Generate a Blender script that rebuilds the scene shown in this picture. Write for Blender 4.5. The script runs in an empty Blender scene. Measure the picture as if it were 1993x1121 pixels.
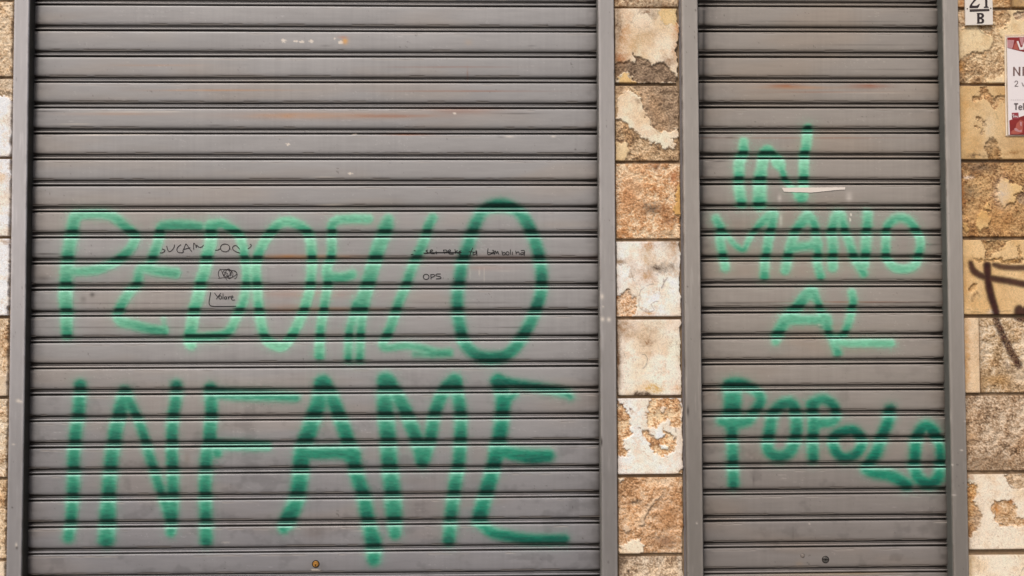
import bpy, math, random
import numpy as np

# ------------------------------------------------------------------ camera, world, sun
C = bpy.context.scene.collection
scene = bpy.context.scene
R = math.radians
PW, PH = 1993.0, 1121.0           # size of the photograph the measurements were taken in
FPX = PW * 35 / 36                # 35 mm lens
DIST, ZC = 3.84, 1.2              # camera distance from the shutters, camera height
PIT, YAW, ROL = R(1.986), R(1.270), R(-0.2066)


def cam_axes():
    cy, sy, cp, sp = math.cos(YAW), math.sin(YAW), math.cos(PIT), math.sin(PIT)
    f = np.array([sy * cp, cy * cp, sp])
    r = np.array([cy, -sy, 0.0])
    u = np.cross(r, f)
    r2 = r * math.cos(ROL) + u * math.sin(ROL)
    return r2, np.cross(r2, f), f


AX = cam_axes()
cd = bpy.data.cameras.new('camera')
cam = bpy.data.objects.new('camera', cd)
C.objects.link(cam)
from mathutils import Matrix
cam.matrix_world = Matrix(((AX[0][0], AX[1][0], -AX[2][0], 0), (AX[0][1], AX[1][1], -AX[2][1], -DIST),
                           (AX[0][2], AX[1][2], -AX[2][2], ZC), (0, 0, 0, 1)))
cd.lens, cd.sensor_width, cd.clip_end = 35, 36, 500
scene.camera = cam

SUN_EL, SUN_AZ = R(50), R(-22)    # azimuth measured from straight out of the wall, negative = from the left
world = bpy.data.worlds.new('World')
scene.world = world
world.use_nodes = True
nt = world.node_tree
bg = nt.nodes['Background']
sky = nt.nodes.new('ShaderNodeTexSky')
sky.sky_type = 'NISHITA'
sky.sun_disc = False
sky.sun_elevation = SUN_EL
sky.sun_rotation = math.pi - SUN_AZ
sky.air_density, sky.dust_density, sky.ozone_density = 1.0, 5.0, 1.0
nt.links.new(sky.outputs[0], bg.inputs[0])
bg.inputs[1].default_value = 0.11
sd = bpy.data.lights.new('sun', 'SUN')
sd.energy, sd.angle, sd.color = 1.52, R(14), (1.0, 0.98, 0.945)
sun = bpy.data.objects.new('sun', sd)
C.objects.link(sun)
sun.rotation_euler = (R(90) - SUN_EL, 0, SUN_AZ)
vs = scene.view_settings
scene.display_settings.display_device = 'sRGB'
vs.view_transform, vs.look, vs.gamma, vs.exposure = 'Standard', 'None', 1.0, 0.07


# ------------------------------------------------------------------ helpers
def back(u, v, y=0.0):
    """photo pixel -> (X, Z) on the vertical plane Y = y"""
    u, v = np.asarray(u, float), np.asarray(v, float)
    a, b = (u - PW / 2) / FPX, (PH / 2 - v) / FPX
    d = [AX[0][i] * a + AX[1][i] * b + AX[2][i] for i in range(3)]
    return (DIST + y) * d[0] / d[1], ZC + (DIST + y) * d[2] / d[1]


def proj(X, Z, y=0.0):
    p = (X, DIST + y, Z - ZC)
    q = [AX[k][0] * p[0] + AX[k][1] * p[1] + AX[k][2] * p[2] for k in range(3)]
    return PW / 2 + FPX * q[0] / q[2], PH / 2 - FPX * q[1] / q[2]


def lin(*c):
    c = np.array(c, float) / 255
    return np.where(c <= 0.04045, c / 12.92, ((c + 0.055) / 1.055) ** 2.4)


LIT = 1.02                        # light falling on the wall: albedo = picture value / LIT


def alb(*c):
    return lin(*c) / LIT


_T = np.random.default_rng(7).random((8, 256, 256))


def vn(x, y, s=0):
    x, y = np.broadcast_arrays(np.asarray(x, float) + 37.7 * s, np.asarray(y, float) + 91.3 * s)
    xi, yi = np.floor(x).astype(int), np.floor(y).astype(int)
    fx, fy = x - xi, y - yi
    fx, fy = fx * fx * (3 - 2 * fx), fy * fy * (3 - 2 * fy)
    T = _T[s % 8]
    a, b = T[xi & 255, yi & 255], T[(xi + 1) & 255, yi & 255]
    c, d = T[xi & 255, (yi + 1) & 255], T[(xi + 1) & 255, (yi + 1) & 255]
    return (a * (1 - fx) + b * fx) * (1 - fy) + (c * (1 - fx) + d * fx) * fy


def fbm(x, y, o=4, s=0):
    t, a, n = 0, 0.5, 0
    for k in range(o):
        t = t + a * vn(x * 2 ** k, y * 2 ** k, s + k)
        n += a
        a *= 0.55
    return t / n


def sst(a, b, x):
    t = np.clip((x - a) / (b - a), 0, 1)
    return t * t * (3 - 2 * t)


def mix(a, b, t):
    t = np.asarray(t)[..., None]
    return a * (1 - t) + b * t


def seg_dist(px, py, pts):
    """distance to a polyline, and the interpolated third coordinate (stroke width)"""
    best, w = np.full(px.shape, 1e9), np.zeros(px.shape)
    for (ax, ay, aw), (bx, by, bw) in zip(pts[:-1], pts[1:]):
        dx, dy = bx - ax, by - ay
        t = np.clip(((px - ax) * dx + (py - ay) * dy) / (dx * dx + dy * dy + 1e-9), 0, 1)
        ww = aw + (bw - aw) * t
        d = np.hypot(px - ax - t * dx, py - ay - t * dy)
        k = d - ww < best - w
        best, w = np.where(k, d, best), np.where(k, ww, w)
    return best, w


def smooth_line(pts, n=4):
    """Catmull-Rom through the traced points"""
    p = np.array(pts, float)
    if len(p) < 3:
        return [tuple(q) for q in p]
    closed = np.allclose(p[0, :2], p[-1, :2])
    e = np.vstack([p[-2] if closed else 2 * p[0] - p[1], p, p[1] if closed else 2 * p[-1] - p[-2]])
    out = []
    for i in range(1, len(e) - 2):
        for t in np.arange(n) / n:
            a, b, c, d = e[i - 1:i + 3]
            out.append(tuple(0.5 * (2 * b + (c - a) * t + (2 * a - 5 * b + 4 * c - d) * t * t + (3 * b - a - 3 * c + d) * t ** 3)))
    return out + [tuple(p[-1])]


def poly_sd(px, py, poly):
    """signed distance to a polygon, negative inside"""
    p = [(a, b, 0) for a, b in poly]
    d, _ = seg_dist(px, py, p + p[:1])
    ins = np.zeros(px.shape, bool)
    for (ax, ay, _), (bx, by, _) in zip(p, p[1:] + p[:1]):
        if ay != by:
            ins ^= ((ay > py) != (by > py)) & (px < (bx - ax) * (py - ay) / (by - ay) + ax)
    return np.where(ins, -d, d)


def link(name, me, mat, parent=None):
    o = bpy.data.objects.new(name, me)
    C.objects.link(o)
    if mat is not None:
        me.materials.append(mat)
    if parent is not None:
        o.parent = parent
    return o


def raw_mesh(name, V, F, col=None, smooth=True):
    me = bpy.data.meshes.new(name)
    F = np.asarray(F, np.int32)
    me.vertices.add(len(V))
    me.vertices.foreach_set('co', np.asarray(V, np.float32).ravel())
    me.loops.add(F.size)
    me.loops.foreach_set('vertex_index', F.ravel())
    me.polygons.add(len(F))
    me.polygons.foreach_set('loop_start', np.arange(len(F), dtype=np.int32) * F.shape[1])
    me.polygons.foreach_set('loop_total', np.full(len(F), F.shape[1], np.int32))
    me.polygons.foreach_set('use_smooth', np.full(len(F), smooth, bool))
    if col is not None:
        a = me.attributes.new('Col', 'FLOAT_COLOR', 'POINT')
        a.data.foreach_set('color', np.concatenate([col, np.ones((len(col), 1))], 1).astype(np.float32).ravel())
    me.update(calc_edges=True)
    return me


def grid_mesh(name, P, col, quads=None, off=0.0):
    n, m = P.shape[:2]
    ii = np.arange(n * m).reshape(n, m)
    F = np.stack([ii[:-1, :-1], ii[1:, :-1], ii[1:, 1:], ii[:-1, 1:]], -1)
    F = F.reshape(-1, 4) if quads is None else F[quads]
    V, cc = P.reshape(-1, 3), col.reshape(-1, 3)
    if quads is not None:
        use, inv = np.unique(F, return_inverse=True)
        F, V, cc = inv.reshape(-1, 4), V[use].copy(), cc[use]
    if off:
        V = V - np.array([0, off, 0])
    return raw_mesh(name, V, F, cc)


class MB:
    """collects boxes, prisms, tubes into one mesh"""

    def __init__(s):
        s.v, s.f = [], []

    def add(s, v, f):
        b = len(s.v)
        s.v += [tuple(map(float, q)) for q in v]
        s.f += [tuple(b + i for i in q) for q in f]

    def box(s, x0, x1, y0, y1, z0, z1):
        s.add([(x, y, z) for x in (x0, x1) for y in (y0, y1) for z in (z0, z1)],
              [(0, 1, 3, 2), (4, 6, 7, 5), (0, 4, 5, 1), (2, 3, 7, 6), (0, 2, 6, 4), (1, 5, 7, 3)])

    def prism(s, pts, y0, y1):
        """outline in (x, z) given a thickness from y0 (front) to y1 (back)"""
        n = len(pts)
        ar = sum(pts[i][0] * pts[(i + 1) % n][1] - pts[(i + 1) % n][0] * pts[i][1] for i in range(n))
        if ar < 0:
            pts = pts[::-1]
        s.add([(x, y0, z) for x, z in pts] + [(x, y1, z) for x, z in pts],
              [tuple(range(n)), tuple(range(2 * n - 1, n - 1, -1))] + [(i, i + n, (i + 1) % n + n, (i + 1) % n) for i in range(n)])

    def lathe(s, cx, cz, prof, n=28):
        """profile [(radius, y)] turned about the axis pointing out of the wall"""
        v = [(cx + r * math.cos(2 * math.pi * k / n), y, cz + r * math.sin(2 * math.pi * k / n)) for r, y in prof for k in range(n)]
        f = [(i * n + k, i * n + (k + 1) % n, (i + 1) * n + (k + 1) % n, (i + 1) * n + k) for i in range(len(prof) - 1) for k in range(n)]
        f.append(tuple(range((len(prof) - 1) * n, len(prof) * n)))
        s.add(v, f)

    def build(s, name, mat, parent=None, bevel=0.0, smooth=False):
        me = bpy.data.meshes.new(name)
        me.from_pydata(s.v, [], s.f)
        import bmesh
        bm = bmesh.new()
        bm.from_mesh(me)
        bmesh.ops.recalc_face_normals(bm, faces=bm.faces)
        bm.to_mesh(me)
        bm.free()
        me.update()
        if smooth:
            me.polygons.foreach_set('use_smooth', [True] * len(me.polygons))
        o = link(name, me, mat, parent)
        if bevel:
            b = o.modifiers.new('bevel', 'BEVEL')
            b.width, b.segments, b.limit_method = bevel, 2, 'ANGLE'
        return o


def empty(name, loc, label, cat, group=None):
    o = bpy.data.objects.new(name, None)
    o.empty_display_size = 0.1
    C.objects.link(o)
    o.location = loc
    o['label'], o['category'] = label, cat
    if group:
        o['group'] = group
    o['kind'] = 'thing'
    return o


def adopt(root):
    """children were built in world coordinates: keep them there under the placed empty"""
    bpy.context.view_layer.update()
    for ch in root.children:
        ch.matrix_parent_inverse = root.matrix_world.inverted()


# ------------------------------------------------------------------ materials
def mat_new(name):
    m = bpy.data.materials.new(name)
    m.use_nodes = True
    t = m.node_tree
    return m, t, t.nodes['Principled BSDF']


def nd(t, typ, **kw):
    n = t.nodes.new(typ)
    for k, v in kw.items():
        if k.startswith('i_'):
            key = k[2:]
            n.inputs[int(key) if key.isdigit() else key.replace('_', ' ')].default_value = v
        else:
            setattr(n, k, v)
    return n


def attr_mat(name, rough, spec, scale, stretch, amt, bump, bscale, rvar=0.12):
    """painted / natural surface: its own colour attribute, broken up by fine noise, with noise bump"""
    m, t, p = mat_new(name)
    L = t.links.new
    a = nd(t, 'ShaderNodeAttribute', attribute_name='Col')
    tc = nd(t, 'ShaderNodeTexCoord')
    mp = nd(t, 'ShaderNodeMapping')
    mp.inputs['Scale'].default_value = stretch
    L(tc.outputs['Object'], mp.inputs[0])
    n1 = nd(t, 'ShaderNodeTexNoise', i_Scale=scale, i_Detail=5.0, i_Roughness=0.65)
    L(mp.outputs[0], n1.inputs['Vector'])
    mr = nd(t, 'ShaderNodeMapRange', i_1=0.25, i_2=0.75, i_3=1 - amt, i_4=1 + amt)
    L(n1.outputs[0], mr.inputs[0])
    mu = nd(t, 'ShaderNodeMix', data_type='RGBA', blend_type='MULTIPLY')
    mu.inputs[0].default_value = 1
    L(a.outputs['Color'], mu.inputs[6])
    L(mr.outputs[0], mu.inputs[7])
    L(mu.outputs[2], p.inputs['Base Color'])
    n2 = nd(t, 'ShaderNodeTexNoise', i_Scale=bscale, i_Detail=4.0, i_Roughness=0.6)
    L(mp.outputs[0], n2.inputs['Vector'])
    r2 = nd(t, 'ShaderNodeMapRange', i_1=0.3, i_2=0.7, i_3=rough - rvar, i_4=rough + rvar)
    L(n1.outputs[0], r2.inputs[0])
    L(r2.outputs[0], p.inputs['Roughness'])
    b = nd(t, 'ShaderNodeBump', i_Strength=bump, i_Distance=0.002)
    L(n2.outputs[0], b.inputs['Height'])
    L(b.outputs[0], p.inputs['Normal'])
    p.inputs['Specular IOR Level'].default_value = spec
    return m


def flat_mat(name, c, rough=0.5, metal=0.0, spec=0.5, var=0.08, scale=60):
    m, t, p = mat_new(name)
    tc = nd(t, 'ShaderNodeTexCoord')
    n = nd(t, 'ShaderNodeTexNoise', i_Scale=scale, i_Detail=4.0)
    t.links.new(tc.outputs['Object'], n.inputs['Vector'])
    r = nd(t, 'ShaderNodeMix', data_type='RGBA')
    c = np.array(c)
    r.inputs[6].default_value = (*np.clip(c * (1 - var), 0, 1), 1)
    r.inputs[7].default_value = (*np.clip(c * (1 + var), 0, 1), 1)
    t.links.new(n.outputs[0], r.inputs[0])
    t.links.new(r.outputs[2], p.inputs['Base Color'])
    p.inputs['Roughness'].default_value = rough
    p.inputs['Metallic'].default_value = metal
    p.inputs['Specular IOR Level'].default_value = spec
    return m


M_SHUT = attr_mat('shutter_paint', 0.42, 0.5, 26, (0.35, 1, 3.0), 0.05, 0.10, 60)
M_RAIL = attr_mat('rail_paint', 0.45, 0.45, 40, (2.5, 2.5, 0.4), 0.05, 0.08, 120)
M_STONE = attr_mat('stone', 0.75, 0.25, 240, (1, 1, 1), 0.22, 0.5, 260)
M_MORT = flat_mat('mortar', lin(138, 116, 92), 0.95, spec=0.1, var=0.35, scale=90)

# ------------------------------------------------------------------ the slatted curtain surface
PITCH = 0.10008
# profile of one slat, millimetres down from the gap above it : millimetres proud
PROF = np.array([(0, -11), (1.2, -11), (1.8, -2), (2.4, -0.6), (3.4, 1.0), (5, 2.2), (8, 2.9), (14, 3.25), (22, 3.5), (32, 3.7), (42, 3.8), (50, 3.75), (58, 3.55),
                 (65, 3.15), (69, 2.5), (72, 1.6), (75, 0.2), (77.5, -1.6), (79.8, -4.0), (81.4, -6.6), (82.6, -9.5), (83.6, -9), (84.1, -4.2), (85.0, -2.6),
                 (86.2, -2.8), (86.9, -4.8), (87.7, -8.0), (88.5, -5.4), (89.2, -0.6), (90.4, 2.0), (92.2, 3.2), (94.2, 2.9), (95.5, 1.4),
                 (96.5, -2.5), (97.2, -9), (98, -11), (100, -11)], float)
TS = np.array(sorted(set([0, 1.2, 1.8, 2.6, 4, 5.5] + list(np.arange(7.5, 72, 3.4)) + [72.5, 74, 75.5, 77, 78.5, 79.7, 80.7, 81.5, 82.3, 83, 83.8, 84.3, 85.2, 86.3, 87,
                         87.8, 88.6, 89.4, 90.2, 91.2, 92.2, 93, 94, 94.8, 95.5, 96, 96.8, 97.4, 98])))


class Surf:
    def __init__(s, zgap, seed):
        s.z0, s.seed = zgap, seed

    def idx(s, Z):
        k = np.floor((s.z0 - Z) / PITCH)
        return k, (s.z0 - Z - k * PITCH) * 100 / PITCH

    def y(s, X, Z):
        k, t = s.idx(Z)
        d = np.interp(t, PROF[:, 0], PROF[:, 1])
        wob = (fbm(X * 1.7 + k * 7.3, k * 3.1 + t * 0.006, 3, s.seed) - 0.5) * 3.4 + (fbm(X * 9 + k * 3.3, Z * 22, 2, s.seed + 1) - 0.5) * 0.7
        return -(d + wob) * 0.001

    def grid(s, x0, x1, za, zb, step=0.0034):
        nx = int(round((x1 - x0) / step))
        xs = np.linspace(x0, x1, nx + 1)
        k0, k1 = int(math.floor((s.z0 - za) / PITCH)), int(math.ceil((s.z0 - zb) / PITCH))
        zs = np.concatenate([s.z0 - (k + TS / 100) * PITCH for k in range(k0, k1)])
        zs = zs[(zs <= za) & (zs >= zb)]
        X, Z = np.meshgrid(xs, zs)
        Y = s.y(X, Z)
        k, t = s.idx(Z - 1e-6)
        # each slat sits a hair off level
        Zw = Z + (vn(X * 0.9, k * 5.7, s.seed + 2) - 0.5) * 0.0024
        return np.stack([X, Y, Zw], -1), X, Z, k, t


# ------------------------------------------------------------------ traced spray strokes (photo pixels x, y, width)
def st(w, *pts, d=1.0, n=4):
    return ([(x[0], x[1], x[2] if len(x) > 2 else w) for x in pts], d, n)


LEFT_WORDS = [
 ('P', 0.70, [st(22, (146, 421, 18), (141, 451), (137, 475), (132, 505), (130, 540), (128, 573, 24), (130, 604, 22), (131, 650, 20)),
              st(17, (147, 426), (155, 419), (170, 417), (203, 417), (224, 424), (244, 441), (262, 457), (260, 474), (247, 492), (220, 512), (190, 524), (159, 528, 15), (141, 528, 14))]),
 ('E', 0.68, [st(17, (388, 441, 16), (359, 438), (325, 439), (313, 446), (308, 472), (298, 499), (293, 512, 14)),
             st(17, (342, 531, 18), (305, 527), (276, 523), (268, 550), (251, 570), (237, 594), (229, 612), (236, 625), (258, 631), (288, 639), (320, 643, 16)),
             st(9, (319, 620), (321, 640), d=0.6)]),
 ('D', 0.55, [st(20, (411, 441), (410, 475), (402, 502), (400, 522), (391, 550), (386, 580), (378, 604), (374, 634), (369, 660), (373, 672, 16)),
              st(16, (370, 657), (400, 656), (434, 651), (451, 638), (464, 607), (474, 587), (480, 550), (480, 520), (476, 499), (472, 475), (464, 455), (447, 443), (430, 435), (412, 440))]),
 ('O', 0.55, [st(17, (561, 431), (541, 438), (525, 455), (512, 475), (502, 499), (498, 522), (500, 550), (502, 580), (505, 607), (510, 634), (516, 655), (530, 670), (549, 674), (563, 661), (580, 631), (590, 607), (597, 587), (603, 563), (607, 522), (607, 499), (605, 472), (598, 451), (581, 438), (561, 431))]),
 ('F', 0.62, [st(16, (717, 426), (690, 426), (660, 428), (647, 438), (646, 455), (645, 499), (637, 522), (638, 553), (634, 580), (630, 604), (625, 634), (623, 655), (622, 692, 18)),
             st(17, (636, 527, 12), (646, 538), (669, 539), (685, 534))]),
 ('I', 0.72, [st(24, (756, 428, 18), (752, 441), (746, 458), (737, 482), (730, 506), (722, 533), (715, 556), (706, 587), (700, 604)),
              st(15, (695, 590), (686, 625), (680, 648), (678, 699)), st(15, (709, 590), (704, 625), (702, 648), (700, 699))]),
 ('L', 0.75, [st(17, (842, 424, 16), (834, 441), (829, 458), (820, 482), (807, 509), (798, 533), (790, 556), (778, 584), (771, 604), (761, 634), (752, 655), (745, 670, 15), (754, 677, 13), (788, 673, 13), (822, 678, 13), (849, 687, 15), (874, 687, 15)),
              st(10, (808, 690), (840, 692), d=0.8)]),
 ('O', 0.95, [st(18, (975, 399, 20), (944, 408), (929, 428), (918, 455), (910, 482), (900, 509), (895, 540), (891, 573), (891, 607), (897, 641), (903, 666), (924, 689), (951, 697, 20), (981, 693), (1002, 677), (1015, 658), (1032, 628), (1042, 604), (1052, 573), (1054, 540), (1051, 509), (1044, 478), (1034, 451), (1022, 428), (1005, 409), (975, 399, 20))]),
 ('I', 0.95, [st(19, (157, 750), (155, 792), (150, 828), (146, 864), (144, 899), (144, 935), (142, 971), (140, 1006, 17), (134, 1045, 17))]),
 ('N', 0.95, [st(21, (243, 766, 19), (238, 785), (232, 810), (226, 839), (222, 864), (217, 899), (214, 935), (212, 971), (210, 1006, 24), (208, 1050, 24)),
              st(15, (243, 763), (260, 796), (275, 832), (287, 871), (298, 906), (307, 935), (317, 964), (330, 1002)),
              st(18, (344, 750), (342, 785), (337, 814), (335, 864), (336, 906), (337, 935), (337, 971), (335, 1006), (333, 1034, 15))]),
 ('F', 0.95, [st(19, (410, 757), (412, 792), (410, 828), (408, 857), (402, 892), (400, 935), (400, 971), (401, 1006), (402, 1052)),
              st(17, (412, 763), (464, 768), (517, 769), (576, 773, 14)), st(15, (421, 864), (464, 866), (520, 868, 13)), st(14, (420, 874), (424, 881))]),
 ('A', 0.98, [st(24, (628, 746), (621, 782), (611, 810), (602, 839), (592, 864), (587, 892), (584, 935), (578, 967), (570, 992), (559, 1014), (553, 1026, 18)),
              st(21, (630, 748), (643, 767), (657, 800), (669, 832), (678, 860), (687, 892), (696, 928), (708, 964), (714, 999), (721, 1031), (727, 1056, 24), (728, 1088, 20)),
              st(19, (592, 880), (625, 881), (660, 880), (690, 884))]),
 ('M', 0.95, [st(24, (750, 740), (750, 767), (750, 800), (755, 846), (757, 882), (760, 921), (764, 956), (767, 999), (769, 1038, 18)),
              st(20, (758, 744), (782, 785), (796, 817), (810, 853), (821, 884, 22), (822, 898)), st(19, (826, 886), (838, 852), (844, 814), (853, 785), (868, 755), (885, 741)),
              st(19, (886, 741), (894, 785), (897, 814), (896, 853), (894, 892), (887, 935), (882, 971), (878, 1006), (874, 1051))]),
 ('E', 1.0, [st(22, (970, 742), (978, 767), (978, 800), (974, 839), (967, 878), (960, 910), (948, 953), (939, 985), (933, 1010)),
             st(15, (968, 741), (1017, 749), (1060, 756), (1099, 764), (1110, 772, 10)), st(14, (984, 780), (1004, 766, 9)),
             st(20, (966, 874, 18), (1000, 883), (1035, 889, 22), (1066, 887)),
             st(17, (934, 1015), (957, 1035), (992, 1044), (1035, 1050), (1098, 1050, 15))]),
]
RIGHT_WORDS = [
 ('I', 0.5, [st(18, (1447, 277, 15), (1446, 298), (1441, 310), (1438, 322), (1438, 347), (1438, 364), (1443, 395))]),
 ('N', 0.5, [st(22, (1478, 396, 24), (1478, 374), (1479, 346), (1483, 320, 18), (1488, 301), (1494, 292, 16), (1504, 301, 14), (1514, 316), (1522, 333, 12), (1528, 349, 11), (1537, 362, 10), (1548, 374, 12), (1559, 382)),
             st(17, (1572, 251), (1570, 267), (1568, 286), (1565, 302), (1564, 320), (1564, 347), (1563, 366), (1561, 380, 16))]),
 ('M', 0.6, [st(15, (1393, 426), (1403, 446), (1401, 464), (1403, 480), (1407, 497), (1411, 521)),
             st(10, (1408, 450, 8), (1419, 464, 9), (1430, 477), (1446, 486), (1456, 469), (1467, 450), (1481, 434, 14), (1496, 420, 16)),
             st(16, (1505, 417), (1500, 447), (1495, 468), (1491, 493), (1488, 514), (1487, 538))]),
 ('A', 0.6, [st(16, (1571, 421, 20), (1549, 447), (1543, 464), (1537, 485), (1534, 498), (1528, 526)),
             st(15, (1574, 423), (1581, 430), (1587, 447), (1588, 464), (1590, 477), (1592, 498), (1590, 513), (1597, 538)), st(15, (1539, 482), (1590, 477))]),
 ('N', 0.58, [st(17, (1628, 419), (1619, 447), (1620, 468), (1621, 491), (1620, 520)), st(15, (1636, 419), (1644, 447), (1651, 468), (1661, 497), (1671, 517), (1680, 532)),
             st(17, (1688, 417), (1687, 447), (1685, 468), (1684, 497), (1682, 516, 14))]),
 ('O', 0.58, [st(15, (1725, 447), (1731, 434), (1744, 425), (1757, 424), (1770, 431), (1779, 443), (1786, 454), (1790, 468), (1790, 483), (1787, 497), (1783, 511), (1774, 520), (1758, 524), (1741, 521), (1730, 511), (1724, 497), (1723, 480), (1724, 463), (1725, 447))]),
 ('A', 0.7, [st(20, (1577, 569), (1564, 580), (1552, 597), (1543, 607), (1530, 621), (1521, 635), (1513, 650), (1509, 664, 14)),
             st(14, (1582, 570, 18), (1587, 580), (1594, 596), (1599, 610), (1607, 626, 18), (1612, 644), (1621, 664), (1629, 686, 16)), st(16, (1530, 623), (1570, 622), (1608, 622))]),
 ('L', 0.62, [st(14, (1657, 570), (1660, 586), (1658, 600), (1654, 618), (1648, 636), (1641, 653), (1628, 664), (1650, 668, 13), (1680, 668), (1733, 668))]),
 ('P', 0.95, [st(26, (1426, 757), (1425, 791), (1424, 815), (1424, 833, 18), (1425, 874, 17), (1426, 915, 17), (1427, 942, 17)),
              st(16, (1417, 748), (1435, 745), (1456, 752), (1472, 763), (1480, 775), (1476, 790), (1466, 804), (1456, 818), (1431, 823), (1402, 820, 12))]),
 ('O', 0.95, [st(18, (1532, 784), (1514, 793), (1504, 808), (1499, 828), (1496, 849), (1494, 872), (1504, 886), (1520, 889), (1536, 880), (1544, 865), (1549, 847), (1550, 822), (1548, 802), (1542, 788), (1532, 784))]),
 ('P', 0.95, [st(17, (1581, 790), (1583, 822), (1582, 845), (1581, 874), (1582, 892)),
              st(15, (1580, 786), (1597, 777), (1612, 781), (1624, 793), (1627, 809), (1619, 820), (1602, 823), (1584, 826))]),
 ('O', 1.0, [st(16, (1650, 838), (1630, 844), (1621, 856), (1623, 872), (1632, 886), (1645, 891), (1662, 886), (1673, 874), (1678, 860), (1671, 846), (1660, 838), (1650, 838))]),
 ('L', 1.0, [st(18, (1732, 798), (1729, 815), (1720, 840), (1712, 862), (1705, 881), (1694, 899), (1684, 914, 14), (1705, 921, 17), (1731, 925), (1750, 934), (1765, 944, 18))]),
 ('O', 1.0, [st(18, (1801, 829), (1788, 842), (1782, 862), (1780, 885), (1780, 909), (1786, 928), (1799, 939), (1813, 940), (1824, 930), (1829, 909, 14), (1829, 881, 13), (1825, 859, 14), (1816, 840), (1801, 829))]),
]

GREY_L, GREY_R = alb(160, 156, 154), alb(158, 149, 140)
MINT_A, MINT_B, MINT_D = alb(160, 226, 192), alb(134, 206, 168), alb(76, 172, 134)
GREEN_A, GREEN_B, GREEN_D = alb(98, 178, 150), alb(28, 136, 107), alb(2, 92, 76)  # A to D: light-to-dark slat shading put into the green
SHADE_GREEN, SHEEN_GREEN = alb(1, 54, 44), alb(178, 234, 214)  # tones for painted fold shade and edge sheen


def smear(px, py, cx, cy, rx, ry):
    return np.exp(-((px - cx) / rx) ** 2 - ((py - cy) / ry) ** 2)


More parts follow.
